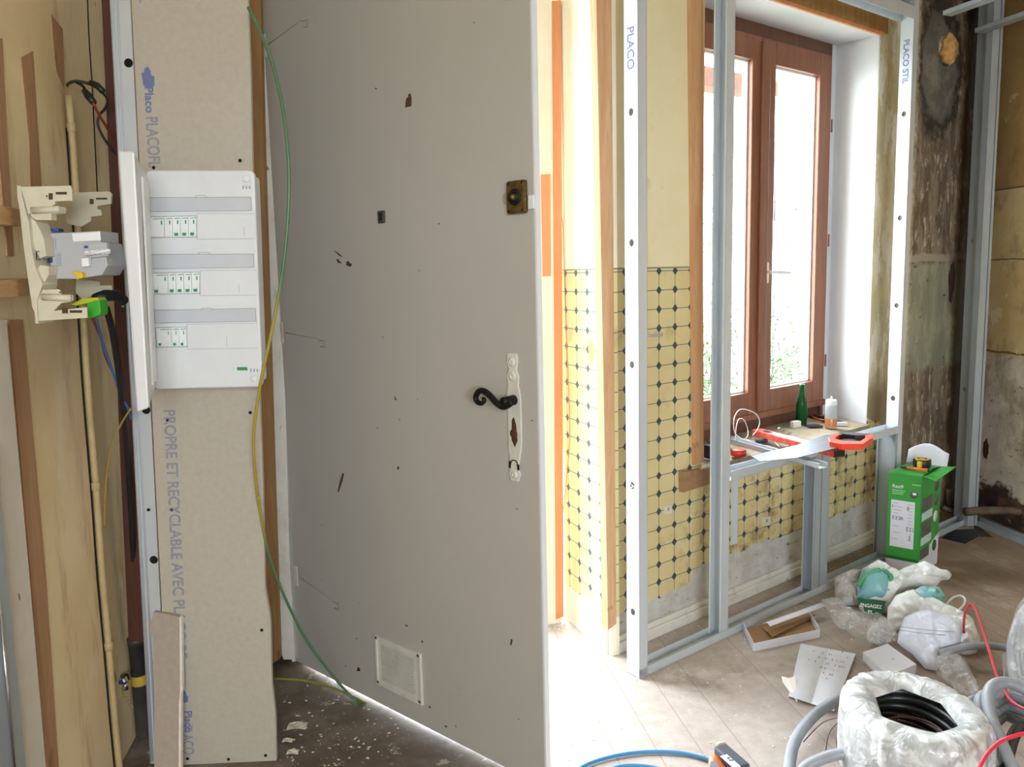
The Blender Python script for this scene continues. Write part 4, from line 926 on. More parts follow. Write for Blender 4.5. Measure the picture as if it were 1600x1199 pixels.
m = MB(); m.tube([ly(66, 464, Y1-.004), ly(111, 466, Y1-.004)], .006, 10); m.build('lower_peg', 'cream_plastic', t)
m = MB(); m.tube([ly(50, 329, Y1-.006), ly(93, 327, Y1-.006)], .006, 10); m.build('upper_rod', 'cream_plastic', t)
side([(106, 306), (114, 301), (170, 299), (174, 303), (173, 319), (152, 322), (152, 327), (158, 328), (159, 337), (142, 339), (142, 346), (128, 354), (104, 350), (102, 332), (106, 328)], Y2, .006, 'rear_upper_arm', 'cream_plastic_dark')
side([(118, 436), (156, 440), (156, 446), (174, 446), (175, 454), (160, 458), (128, 468), (118, 458)], Y2, .006, 'rear_lower_arm', 'cream_plastic_dark')
for (x0, y0, x1, y1, yy) in ((76, 302, 82, 312, Y1), (87, 300, 104, 304, Y1), (72, 305, 74, 308, Y1), (140, 311, 146, 319, Y2), (150, 309, 167, 312, Y2), (75, 338, 78, 341, Y1), (92, 456, 95, 458, Y1), (109, 485, 128, 489, Y1), (97, 482, 106, 490, Y1)):
    m = MB(); m.prism([ly(a, b, yy-.0008) for a, b in ((x0, y0), (x1, y0), (x1, y1), (x0, y1))], (0, .001, 0)); m.build('slot', slotm, t)
m = MB(); m.tube([ly(61, 393, Y1-.001), ly(57, 393, Y1-.001), ly(57, 406, Y1-.001), ly(63, 406, Y1-.001)], .001, 5); m.build('clip', 'pipe_grey', t)
# breaker
br_ = side([(76, 365), (156, 361), (157, 378), (162, 380), (168, 415), (165, 420), (159, 430), (120, 436), (88, 436), (80, 425), (78, 400)], 1.49, .07, 'main_breaker', 'grey_plastic')
side([(112, 365), (156, 362), (157, 376), (114, 378)], 1.487, .003, 'front_strip', 'module', br_)
side([(128, 382), (166, 379), (168, 400), (132, 404)], 1.480, .01, 'switch_face', 'grey_plastic', br_)
side([(72, 386), (78, 386), (80, 410), (74, 411)], 1.485, .02, 'din_clip', simple('navy_clip', '1c2c4a', .5), br_)
side([(78, 357), (90, 357), (91, 362), (79, 362)], 1.495, .02, 'blue_terminal', 'blue', br_)
side([(131, 384), (137, 384), (137, 388), (131, 388)], 1.478, .003, 'blue_mark', 'blue', br_)
side([(127, 404), (138, 403), (139, 416), (128, 417)], 1.478, .01, 'white_button', 'label_white', br_)
m = MB()
for i in range(5):
    x = 137+i*8; m.lathe(ly(x, 396-i*.8, 1.478), [(0, .006), (.004, .006), (.005, 0)], 8, (0, -1, 0))
m.tube([ly(134, 398, 1.470), ly(172, 391, 1.470)], .0025, 8); m.build('toggle', 'module', br_)
m = MB()
for i in range(7): m.prism([ly(88+a, 396+i*3+b, 1.489) for a, b in ((0, 0), (7, 0), (7, 1.4), (0, 1.4))], (0, .001, 0))
for i in range(3): m.prism([ly(79+i*3.3+a, 372+b, 1.489) for a, b in ((0, 0), (1.3, 0), (1.8, 18), (.5, 18))], (0, .001, 0))
m.build('barcode', 'line_grey', br_)
side([(115, 424), (127, 426), (129, 434), (120, 437), (118, 430), (112, 426)], 1.475, .02, 'yellow_lever', 'yellow', br_)
g = side([(136, 472), (155, 468), (157, 488), (155, 493), (138, 498), (135, 490)], 1.50, .03, 'earth_terminal', simple('bright_green', '3fae33', .4), t); g['label'] = 'bright green terminal block'
side([(110, 476), (130, 466), (152, 465), (154, 469), (136, 474), (118, 478)], 1.495, .03, 'terminal_cover', simple('lime_yellow', 'b9c233', .4), t)
m = MB(); m.tube([ly(150, 468, 1.53), ly(165, 462, 1.55), ly(183, 462, 1.58), ly(192, 470, 1.6)], .011, 12); m.build('cable_gland', 'black_plastic', t)
m = MB(); m.tube([ly(186, 461, 1.585), ly(192, 464, 1.59), ly(192, 479, 1.60)], .003, 8); m.build('gland_ring', 'cream_plastic', t)
cable('sheathed_cable', [ly(*p) for p in ((166, 482, 1.62), (176, 520, 1.66), (188, 600, 1.74), (200, 720, 1.86), (208, 860, 1.95), (213, 985, 1.98))], .007, simple('black_sheath', '1b1a1c', .6), **L_('thick dark sheathed cable going down from the gland behind the wires', 'cable'))

# ================================================================== RIGHT WALL, CORNER
foamc = WF.px(1480, 78, -.02)
t = thing('flue_hole', 'round flue collar stuffed with yellow foam high on the stained wall', 'flue', WF.px(1480, 100, 0))
m = MB(); m.lathe(WF.px(1476, 78, .0), [(.048, -.01), (.048, .022), (.054, .022), (.056, 0)], 28, -WF.n); m.build('collar', simple('collar_cement', 'b9ae9c', .8), t); m = MB(); m.lathe(WF.px(1476, 78, .0), [(0, .002), (.048, .002)], 28, -WF.n); m.build('flue_inside', 'dark', t)
m = MB(); n_ = 14; vs = []
bm = bmesh.new(); bmesh.ops.create_icosphere(bm, subdivisions=3, radius=1)
c = WF.px(1483, 77, -.03)
for v in bm.verts:
    d = v.co.normalized(); k_ = 1+.35*noise.noise(d*2.3)+.2*noise.noise(d*6)
    v.co = c+WF.u*d.x*.042*k_+WF.n*d.y*.03*k_+V((0, 0, d.z*.062*k_))
m.add([v.co.copy() for v in bm.verts], [[v.index for v in f.verts] for f in bm.faces], True); bm.free(); m.build('foam_plug', 'foam', t)
t = thing('heating_pipe', 'thick brown-grey pipe running low along the right wall', 'pipe', RF(.3, -.06, .06)); m = MB()
m.tube([fl(1508, 800, .07), fl(1540, 798, .075), fl(1600, 800, .085), fl(1720, 812, .085)], .019, 14, step=.04); m.build('pipe', 'pipe_brown', t)
t = thing('corner_pipework', 'old pipe stub with a round valve low in the corner behind the green box', 'pipe', RF(.02, -.1, 0)); m = MB()
m.tube([WF.px(1483, 765, -.04), WF.px(1486, 800, -.04)], .016, 10); m.tube([WF.px(1474, 793, -.06), WF.px(1490, 800, -.07)], .011, 10); m.lathe(WF.px(1489, 801, -.075), [(0, .0), (.014, .0), (.015, .01), (.009, .014), (0, .014)], 12, -WF.n+V((.3, 0, 0))); m.build('pipe', 'pipe_brown', t)
# dark hollows in the right walls
for (F, x, y, rx, rz_, nm) in ((RF, 1540, 702, .018, .045, 1), (WF, 1487, 440, .03, .09, 2), (RF, 1547, 780, .05, .05, 3)):
    m = MB(); c = F.px(x, y, -.001); N = 18; pts = []
    for i in range(N):
        a = 2*math.pi*i/N; k_ = 1+.35*noise.noise(V((math.cos(a)*2, math.sin(a)*2, nm*3.1)))
        pts.append(c+F.u*math.cos(a)*rx*k_+V((0, 0, math.sin(a)*rz_*k_)))
    m.prism(pts, F.n*.002); m.build('trim_%d' % (30+nm), simple('cavity_dirt', '241c18', .95, c2='4a2e26', sc=30), None, **STR)
# window-wall details: switch box patch, plank under sill
m = MB(); m.prism([WF.px(x, y, -.02) for x, y in ((1067, 738), (1123, 729), (1123, 752), (1068, 770))], WF.n*.018); m.build('wood_offcut', 'plank_hx', None, **L_('small brown plank fixed to the tiled wall under the left end of the sill', 'plank'))
for (x, y) in ((1044, 796), (1198, 814)):
    m = MB(); m.prism([WF.px(x+a, y+b, -.003) for a, b in ((-6, -5), (6, -7), (6, 7), (-6, 9))], WF.n*.003); o = m.build('socket_patch', 'cream_plastic', None, bevel=.0008, **L_('small cream blanking plate on the tiled wall '+('left of the window stud' if x < 1100 else 'between the window stud and the short studs'), 'wall plate'))
    m = MB(); m.prism([WF.px(x+a, y+b, -.0034) for a, b in ((-1, -2), (2, -2.6), (2, 2), (-1, 3))], WF.n*.0005); m.build('plate_mark', 'line_grey', o)
# pencil writing
m = text_mesh('Doublage', .022, WF.px(1010, 528, -.0006), WF.u, V((0, 0, 1)), -WF.n, .0001, sx=.9); m.build('pencil_note', 'line_grey', None, **L_('pencilled word on the yellow tiles right of the end stud', 'writing'))
# ragged wire on return wall
m = MB(); m.tube([EF.px(x, y, -.004) for x, y in ((873, 336), (879, 345), (881, 400), (884, 500), (888, 600), (890, 680), (886, 740), (880, 800))], .0014, 5, step=.02); m.build('thin_wire', simple('thin_wire_tan', 'a5743f', .6), None, **L_('thin wire hanging down the return wall beside the orange trim', 'wire'))

# ================================================================== SILL OBJECTS
SZ = .522
def sl(x, y, z=SZ): return fl(x, y, z)
c = sl(1252, 664)
t = thing('beer_bottle', 'open green glass bottle standing on the window sill', 'bottle', c)
m = MB(); m.lathe(c, [(0, .002), (.0195, .0), (.0215, .004), (.0215, .075), (.020, .09), (.0115, .118), (.0095, .135), (.009, .160), (.0105, .161), (.0105, .166), (.008, .167), (.007, .16), (.0075, .135), (.0095, .117), (.018, .09), (.0195, .075), (.0195, .008), (0, .006)], 24); m.build('glass', 'bottle_dark', t)
m = MB(); a0 = -1.9
m.lathe(c, [(.0219, .03), (.0219, .065)], 24); lb = m.build('bottle_label', 'bottle_dark', t)
c = sl(1298, 668); t = thing('squeeze_bottle', 'clear plastic squeeze bottle with nozzle and a little orange liquid', 'bottle', c)
m = MB(); m.lathe(c, [(0, 0), (.022, 0), (.023, .003), (.023, .085), (.022, .09), (.019, .092)], 24); m.build('body', 'clear_bottle', t)
m = MB(); m.lathe(c, [(.0233, .004), (.0234, .036), (.0230, .037)], 24); m.build('liquid', 'orange_liquid', t)
m = MB(); m.lathe(c, [(.021, .091), (.0215, .105), (.019, .112), (.010, .113), (.004, .115), (.002, .126), (0, .126)], 24); m.build('cap', 'white_plastic', t)
for (x, y, mt, lab) in ((1229, 660, 'red_plastic', 'dark battery with red top standing left of the blue one on the sill'), (1237, 659, 'blue', 'battery with blue top standing beside the green bottle')):
    c = sl(x, y); t = thing('battery', lab, 'battery', c, group=None); m = MB(); m.lathe(c, [(0, 0), (.008, 0), (.008, .022), (0, .022)], 12); m.build('cell', 'grey_plastic' if mt == 'blue' else 'black_plastic', t); m = MB(); m.lathe(c, [(.0081, .022), (.0081, .036), (.003, .0365), (.003, .038), (0, .038)], 12); m.build('cell_top', mt, t)
c = sl(1243, 668)+V((0, 0, .013)); m = MB(); m.box(c, .038, .022, .026, .4); m.build('wall_plug_box', 'label_white', None, bevel=.002, **L_('small white plastic box in front of the green bottle', 'box'))
c = sl(1271, 667)+V((0, 0, .003)); m = MB(); m.box(c, .062, .045, .006, .15); m.build('black_wallet', simple('dark_wallet', '24262a', .6), None, bevel=.002, **L_('flat black wallet lying between the two bottles', 'wallet'))
t = thing('cable_bundle', 'black adapter and lead lying behind the black wallet', 'adapter', sl(1280, 654)); m = MB(); m.box(sl(1282, 656)+V((0, 0, .008)), .03, .02, .016, -.3); m.build('adapter', 'black_plastic', t, bevel=.002)
m = MB(); m.tube([sl(1262, 646, SZ+.006), sl(1268, 652, SZ+.012), sl(1276, 648, SZ+.01), sl(1284, 657, SZ+.006), sl(1292, 662, SZ+.004)], .003, 8, step=.006); m.build('lead', 'black_plastic', t)
t = thing('pliers', 'pliers with orange handles lying behind the squeeze bottle', 'pliers', sl(1280, 648))
for pts in (((1268, 645), (1278, 650), (1290, 652), (1300, 655)), ((1268, 650), (1278, 655), (1290, 657), (1299, 657))):
    m = MB(); m.tube([sl(x, y, SZ+.012) for x, y in pts], .004, 8, step=.006); m.build('handle', simple('dirty_orange', 'c8642a', .5), t)
m = MB(); m.tube([sl(1300, 655, SZ+.01), sl(1316, 659, SZ+.008)], [.008, .003], 8); m.build('jaw', 'steel', t)
m = MB(); m.box(sl(1313, 664)+V((0, 0, .006)), .05, .02, .010, -.1); m.build('utility_knife', 'galv', None, bevel=.001, **L_('small grey metal block right of the squeeze bottle', 'metal block'))
for i, (x, y, a, lab) in enumerate(((1216, 672, .6, 'scatter of loose screws and clips near the red level, far clip'), (1224, 677, -.3, 'small steel clip nearest the red level on the sill'), (1232, 681, .9, 'small steel clip beside the white box on the sill'))):
    m = MB(); c = sl(x, y)+V((0, 0, .004)); m.box(c, .022, .008, .007, a); m.box(c+V((.006, .004, .004)), .006, .012, .003, a+.8); m.build('steel_clip', 'chrome', None, **L_(lab, 'clip'))
# charger and white cable
c = sl(1162, 690)
t = thing('usb_charger', 'white phone charger with a looped white cable behind the window stud', 'charger', c)
m = MB(); m.tube([sl(1152, 690, SZ+.012), sl(1176, 693, SZ+.012)], .0115, 14); m.build('plug_body', 'white_plastic', t)
m = MB(); m.tube([V(p) for p in [WF.px(x, y, o) for x, y, o in ((1149, 689, .05), (1150, 670, .06), (1154, 656, .07), (1162, 656, .08), (1168, 670, .09), (1168, 682, .07), (1160, 686, .05), (1148, 676, .05), (1147, 655, .06), (1155, 641, .08), (1168, 641, .09), (1182, 648, .1), (1187, 660, .1), (1183, 672, .09), (1176, 680, .07))]], .0018, 8, step=.008); m.build('lead', 'white_rubber', t)
m = MB(); m.tube([sl(1176, 686, SZ+.004), sl(1186, 684, SZ+.004), sl(1198, 681, SZ+.02), sl(1206, 684, SZ+.022), sl(1212, 692, SZ+.01), sl(1218, 698, SZ+.004)], .0016, 8, step=.008); m.build('lead', 'white_rubber', t)
m = MB(); m.box(sl(1190, 692)+V((0, 0, .006)), .045, .02, .012, .5); m.build('remote_fob', simple('dark_fob', '33363b', .4), None, bevel=.003, **L_('dark grey fob lying right of the white charger', 'fob'))
c = sl(1115, 716)
t = thing('tape_measure', 'yellow and black tape measure on the sill left of the window stud', 'tape measure', c)
m = MB(); m.box(c+V((0, 0, .022)), .03, .045, .042, .7); m.build('case', 'yellow', t, bevel=.006); m = MB(); m.box(c+V((-.016, -.004, .022)), .010, .04, .046, .7); m.build('rubber_side', 'black_plastic', t, bevel=.004); m = MB(); m.box(c+V((.004, -.028, .006)), .012, .004, .01, .7); m.build('hook', 'chrome', t)
m = MB(); c = sl(1154, 712)+V((0, 0, .012)); m.lathe(c+V((0, 0, -.012)), [(0, 0), (.026, 0), (.026, .018), (.02, .022), (0, .022)], 20); m.build('red_disc', 'red_plastic', None, **L_('round red plastic cap on the sill right of the window stud', 'cap'))
m = MB(); m.tube([sl(1104, 690, SZ+.004), sl(1122, 700, SZ+.004)], .004, 8); m.build('screwdriver_shaft', 'pipe_grey', None, **L_('thin dark tool shaft lying at the left back of the sill', 'tool'))
# level, steel channel, saw
A = fl(1186, 676, .548); B = fl(1306, 708, .548); d = (B-A).normalized(); sdv = V((-d.y, d.x, 0)).normalized()
t = thing('spirit_level', 'red spirit level lying across the sill under the saw blade', 'spirit level', (A+B)/2-V((0, 0, .012)))
m = MB(); m.box((A+B)/2, (B-A).length+.03, .045, .022, u=d, v=sdv, w_=d.cross(sdv)); m.build('body', 'red_paint', t, bevel=.002)
m = MB(); m.box(A.lerp(B, .88)+d.cross(sdv)*.0112, .035, .016, .001, u=d, v=sdv, w_=d.cross(sdv)); m.build('white_sticker', 'label_white', t)
m = MB(); m.box(A.lerp(B, .12)+d.cross(sdv)*.0112, .04, .02, .001, u=d, v=sdv, w_=d.cross(sdv)); m.build('grip_hole', 'dark', t)
m = MB(); m.box(B+d*.016, .002, .044, .021, u=d, v=sdv, w_=d.cross(sdv)); m.build('end_cap', 'black_plastic', t)
A = fl(1130, 690, .545); B = fl(1279, 733, .545); d = (B-A); L0 = d.length; d.normalize(); sdv = V((-d.y, d.x, 0)).normalized()
if sdv.y < 0: sdv = -sdv
m = MB(); cprofile(m, A-sdv*.0, d, L0, sdv, up, .036, .016, .004); m.build('steel_channel', 'galv', None, **L_('loose offcut of steel channel lying across the sill and rail', 'metal channel'))
zS = .574
tip0 = fl(1173, 713, zS); tip1 = fl(1188, 720, zS); h0 = fl(1293, 683, zS); h1 = fl(1335, 693, zS)
t = thing('hand_saw', 'hand saw with grey blade and bright orange-red handle on top of the rail', 'saw', fl(1300, 690, zS)-V((0, 0, .01)))
m = MB(); m.prism([tip0, fl(1187, 722, zS), fl(1245, 716, zS), fl(1340, 693, zS), fl(1330, 679, zS), fl(1290, 680, zS), fl(1245, 696, zS)], (0, 0, .0012)); m.build('blade', 'steel', t)
def hslab(pts, z, th, nm, mt):
    m = MB(); m.prism([fl(x, y, z) for x, y in pts], (0, 0, -th)); return m.build(nm, mt, t, bevel=.002)
hslab([(1294, 684), (1308, 677), (1313, 678), (1304, 685), (1318, 689), (1343, 690), (1352, 684), (1352, 679), (1364, 678), (1364, 684), (1348, 694), (1316, 694), (1296, 690)], zS+.016, .02, 'handle', 'orange_red')
hslab([(1308, 677), (1322, 674.5), (1345, 677), (1364, 678), (1352, 680.5), (1336, 680), (1320, 678), (1313, 679.5)], zS+.016, .02, 'handle_grip', 'black_plastic')

# ================================================================== GREEN BOX
b0 = fl(1383, 893); b1 = fl(1433, 903); b2 = fl(1464, 880)
ux = (b1-b0).normalized(); uy = (b2-b1).normalized(); bw, bd, bh = (b1-b0).length, (b2-b1).length, .385
t = thing('green_box', 'tall green and white cardboard box standing near the right stud', 'box', b0, math.atan2(ux.y, ux.x))
nf = V((ux.y, -ux.x, 0)); nr = V((uy.y, -uy.x, 0))
def G(a, b, z, o=0, o2=0): return b0+ux*a+uy*b+V((0, 0, z))+nf*o+nr*o2
m = MB(); m.cur = 0; lean = V((0, 0, 0))
m.prism([G(0, 0, .055), G(bw, 0, .055), G(bw, bd, .055), G(0, bd, .055)], (0, 0, bh-.055)); m.build('carton', 'green_card', t)
m = MB(); m.prism([G(0, 0, 0), G(bw, 0, 0), G(bw, bd, 0), G(0, bd, 0)], (0, 0, .0548)); m.build('carton_base', 'card_white', t)
m = MB(); m.prism([G(0, 0, .055, .0006), G(bw, 0, .055, .0006), G(bw, 0, .067, .0006), G(0, 0, .067, .0006)], -nf*.0005); m.build('dark_band', 'green_card_dark', t)
m = MB(); m.prism([G(.012, 0, .105, .0008), G(bw-.018, 0, .105, .0008), G(bw-.018, 0, .285, .0008), G(.012, 0, .285, .0008)], -nf*.0006); lb = m.build('white_label', 'card_white', t)
m = MB()
for i in range(26):
    a = .018+(i % 2)*.052+rs.uniform(0, .006); z = .272-(i//2)*.0125; w0 = rs.uniform(.018, .038)
    if rs.random() < .8: m.prism([G(a, 0, z, .0011), G(min(a+w0, bw-.024), 0, z, .0011), G(min(a+w0, bw-.024), 0, z+.0018, .0011), G(a, 0, z+.0018, .0011)], -nf*.0003)
for (a, z, w0, h0_) in ((.018, .21, .006, .014), (.03, .21, .006, .014), (.042, .211, .014, .012), (.068, .17, .006, .018), (.08, .17, .005, .018), (.09, .17, .010, .018), (.078, .135, .006, .02), (.093, .135, .004, .014), (.068, .25, .008, .016), (.016, .255, .004, .012)):
    m.prism([G(a, 0, z, .0012), G(min(a+w0, bw-.02), 0, z, .0012), G(min(a+w0, bw-.02), 0, z+h0_, .0012), G(a, 0, z+h0_, .0012)], -nf*.0004)
m.build('label_print', 'line_grey', lb)
text_mesh('Resi9', .018, G(.014, 0, .332, .0009), ux, up, nf, .0001).build('lettering', 'card_white', t)
m = MB()
for i in range(3): m.prism([G(.014, 0, .322-i*.007, .0009), G(.06-i*.004, 0, .322-i*.007, .0009), G(.06-i*.004, 0, .3245-i*.007, .0009), G(.014, 0, .3245-i*.007, .0009)], -nf*.0003)
m.prism([G(.082, 0, .35, .0009), G(.112, 0, .35, .0009), G(.112, 0, .353, .0009), G(.082, 0, .353, .0009)], -nf*.0003); m.build('small_print', simple('pale_green_print', '9fd6a0', .6), t)
m = MB(); m.lathe(G(.09, 0, .315, .001), [(0, .0005), (.014, .0005), (.014, 0)], 20, nf); rr = m.build('round_picture', 'photo_grey', t)
m = MB(); m.box(G(.092, 0, .317, .0018), .012, .0006, .008, u=ux, v=nf, w_=up); m.build('picture_highlight', 'label_white', rr)
def side_rect(m, b_0, z_0, b_1, z_1, o=.0008, sk=0): m.prism([G(bw, b_0, z_0, 0, o), G(bw, b_1, z_0+sk, 0, o), G(bw, b_1, z_1+sk, 0, o), G(bw, b_0, z_1, 0, o)], -nr*.0006)
for z in (.245, .15):
    m = MB(); side_rect(m, .02, z, .125, z+.05); m.build('picture_panel', 'photo_grey', t)
    m = MB(); side_rect(m, .02, z-.035, .13, z-.005); m.build('text_panel', simple('pale_panel', 'b9cfd0', .6), t)
m = MB(); side_rect(m, .02, .06, .11, .1); m.build('picture_panel', 'photo_grey', t)
m = MB(); m.prism([G(bw, .0, .055, 0, .0006), G(bw, bd, .055, 0, .0006), G(bw, bd, .125, 0, .0006), G(bw, .12, .10, 0, .0006)], -nr*.0004); m.build('white_corner', 'card_white', t)
for z, mt in ((.32, 'photo_grey'), (.265, 'photo_grey'), (.2, 'card_white'), (.085, 'green_card_dark')):
    m = MB(); m.lathe(G(bw, .165, z, 0, .0008), [(0, .0006), (.022, .0006), (.022, 0)], 20, nr); m.build('round_picture', mt, t)
# flaps
m = MB(); m.prism([G(0, 0, bh), G(bw, 0, bh), G(bw+.005, .10, bh+.012), G(.0, .10, bh+.004)], (0, 0, .0015)); m.prism([G(0, bd, bh), G(bw, bd, bh), G(bw, .09, bh+.014), G(.0, .09, bh+.006)], (0, 0, .0015)); m.build('top_flap', 'green_card', t)
m = MB(); m.prism([G(bw, .015, bh-.002), G(bw+.045, .01, bh-.012), G(bw+.055, bd*.95, bh+.008), G(bw, bd, bh)], (0, 0, .0015)); m.build('side_flap', 'green_card', t)
# raised white inner flap with curled top
g_ = []
for i in range(9):
    f = i/8; row = []
    for j in range(9):
        h = j/8; a = -.015+f*(bw+.035); hz = h*(.055+.03*math.sin(math.pi*min(1, f*1.05))) ; row.append(G(a, bd+.004+h*.02+.008*math.sin(f*5), bh-.005+hz))
    g_.append(row)
m = MB(); m.sheet(g_, .001); m.build('inner_flap', 'card_white', t, label='white torn flap standing up behind the lid')
# tape measure + pen on the box
c = G(.075, .115, bh+.014)
t = thing('tape_measure', 'yellow and black tape measure lying on top of the green box', 'tape measure', c)
m = MB(); m.lathe(c, [(0, 0), (.030, 0), (.032, .004), (.032, .024), (.029, .029), (0, .029)], 22); m.build('case', 'black_plastic', t)
m = MB(); m.lathe(c, [(.0, .0300), (.024, .0300), (.026, .0285)], 22); m.box(c+V((-.018, -.024, .014)), .026, .012, .022, .6); m.build('yellow_faces', 'yellow', t)
m = MB(); m.lathe(c, [(.010, .0305), (.019, .0305)], 18); m.build('black_ring', 'black_plastic', t)
t = thing('marker_pen', 'orange and black marker lying on the front of the green box top', 'pen', G(.05, .03, bh+.01))
pA, pB = G(.02, .06, bh+.013), G(.125, .035, bh+.02)
m = MB(); m.tube([pA.lerp(pB, .22), pB.lerp(pA, .03)], [.0045, .0065], 12); m.build('barrel', simple('orange_barrel', 'e0592c', .4), t)
m = MB(); m.tube([pA, pA.lerp(pB, .22)], [.004, .005], 12); m.tube([pB.lerp(pA, .03), pB], .0066, 12); m.build('cap', 'black_plastic', t)

# ================================================================== FLOOR LITTER
# shallow carton tray with a second piece inside
q = [fl(1178, 1018, 0), fl(1280, 996, 0), fl(1262, 962, 0), fl(1162, 985, 0)]
t = thing('carton_tray', 'shallow white carton lid lying open beside the floor track, brown inside', 'box', q[0])
m = MB(); m.prism([p+V((0, 0, .002)) for p in q], (0, 0, .0015)); m.build('tray_floor', 'card_brown', t)
for i in range(4):
    a, b = q[i], q[(i+1) % 4]; 
    if i == 2: continue
    nn = (b-a).cross(up).normalized(); m = MB(); m.prism([a, b, b+V((0, 0, .026)), a+V((0, 0, .026))], nn*.002); m.build('tray_wall', 'card_white', t)
t = thing('moulding_offcut', 'white cover strip lying across the shallow carton tray', 'cover strip', fl(1200, 975, .03))
A = fl(1192, 976, .035); B = fl(1279, 945, .035); d = (B-A).normalized(); sv = d.cross(up).normalized()
m = MB(); g_ = [[A+(B-A)*f+sv*(.028*h)+V((0, 0, .010*math.sin(math.pi*h*.9))) for h in [j/8 for j in range(9)]] for f in [0, .5, 1]]; m.sheet(g_, .0015); m.build('strip', 'card_white', t)
m = MB(); p = [fl(x, y, .012) for x, y in ((1191, 980), (1207, 996), (1275, 962), (1265, 955))]; m.prism(p, (0, 0, .001)); m.build('carton_liner', 'card_brown', None, **L_('thin brown cardboard liner leaning inside the carton tray', 'cardboard'))
# instruction sheet with folds
def sheet_px(corners, nx, ny, hf):
    tl, tr_, br__, bl_ = corners; g = []
    for i in range(nx+1):
        row = []
        for j in range(ny+1):
            f, h = i/nx, j/ny; x = (tl[0]*(1-f)+tr_[0]*f)*(1-h)+(bl_[0]*(1-f)+br__[0]*f)*h; y = (tl[1]*(1-f)+tr_[1]*f)*(1-h)+(bl_[1]*(1-f)+br__[1]*f)*h
            row.append(fl(x, y, hf(f, h)))
        g.append(row)
    return g
t = thing('instruction_sheet', 'creased white instruction leaflet unfolded on the floor', 'paper', fl(1280, 1060))
g_ = sheet_px(((1251, 1006), (1337, 1022), (1303, 1112), (1232, 1088)), 24, 12, lambda f, h: .004+.008*abs(math.sin(f*math.pi*2))+.006*(f**3))
m = MB(); m.sheet(g_, .0004, False); m.build('sheet', 'paper', t)
m = MB()
for i in range(42):
    f = rs.choice([rs.uniform(.55, .95), rs.uniform(.1, .95)]); h = rs.uniform(.08, .6); a = int(f*23); b = int(h*11); p = g_[a][b]+V((0, 0, .0008)); e1 = (g_[a+1][b]-g_[a][b]); e2 = (g_[a][b+1]-g_[a][b]); k_ = rs.uniform(.2, .6)
    m.add([p, p+e1*k_, p+e1*k_+e2*k_*.7, p+e2*k_*.7], [[0, 1, 2, 3]])
m.build('diagrams', simple('print_grey', '8d90a0', .8), t)
m = MB(); p = [fl(1232, 1060, .012), fl(1221, 1057, .006), fl(1223, 1067, .004), fl(1246, 1098, .006), fl(1243, 1057, .014)]; m.prism(p, (0, 0, .0005)); m.build('folded_corner', 'label_white', t)
# flat white box
q = [fl(1348, 1019, .03), fl(1387, 1006, .03), fl(1432, 1038, .03), fl(1390, 1056, .03)]
t = thing('flat_white_box', 'flat white carton lying between the leaflet and the wrapped coil', 'box', q[0]-V((0, 0, .03)))
m = MB(); m.prism(q, (0, 0, -.029)); m.build('carton', 'card_white', t, bevel=.0015)
m = MB(); p = fl(1395, 1030, .0306); m.box(p, .014, .0015, .0005, .6); m.build('slot', 'line_grey', t)

def pillow(m, outline, P0, nrm, T, seed=0, amp=.01, freq=14, back=.5, rings=22, seg=110, px_c=None):
    """closed crumpled volume whose silhouette follows outline; P0/nrm = its middle plane"""
    nrm = V(nrm).normalized(); O = [hit(x, y, P0, nrm) for x, y in outline]; n = len(O)
    c = sum(O, V((0, 0, 0)))/n if px_c is None else hit(*px_c, P0, nrm)
    # resample the outline
    tot = [(O[(i+1) % n]-O[i]).length for i in range(n)]; S_ = sum(tot); B = []
    for k in range(seg):
        dd = S_*k/seg; i = 0
        while dd > tot[i]: dd -= tot[i]; i += 1
        B.append(O[i].lerp(O[(i+1) % n], dd/tot[i]))
    vs = []; sg = []
    for side in (1, -1):
        for r_ in range(rings+1):
            f = r_/rings
            for k in range(seg):
                p = c.lerp(B[k], f); prof = math.sqrt(max(0, 1-f**2.2))
                hgt = T*prof*(1 if side > 0 else -back)
                q = p*freq+V((seed*7.3, seed*3.1, side)); nz = noise.noise(q)+.5*noise.noise(q*2.1); vd = noise.voronoi(q*1.5)[0]; ridg = (vd[1]-vd[0])*1.6-.5+.5*(1-abs(noise.noise(q*.8+V((5, 5, 5))))*2.4)
                hgt += side*prof*amp*(.9*nz+1.3*ridg)
                w_ = p+nrm*hgt
                if w_.z < .002: w_.z = .002
                vs.append(w_)
    fs = []; N1 = (rings+1)*seg
    for sd_ in (0, 1):
        for r_ in range(rings):
            for k in range(seg):
                a = sd_*N1+r_*seg+k; b = sd_*N1+r_*seg+(k+1) % seg; cc_ = sd_*N1+(r_+1)*seg+(k+1) % seg; d_ = sd_*N1+(r_+1)*seg+k
                fs.append([a, b, cc_, d_] if sd_ == 0 else [d_, cc_, b, a])
    m.add(vs, fs, True); return m
def toward(p): return (CAM-p).normalized()
def pil(name, outline, base_px, z, T, mat, parent=None, tilt=.55, seed=1, amp=.008, freq=16, **tags):
    P0 = fl(*base_px, z); tv = toward(P0); n_ = (tv*(1-tilt)+up*tilt).normalized(); m = MB(); pillow(m, outline, P0, n_, T, seed, amp, freq)
    return m.build(name, mat, parent, **tags)
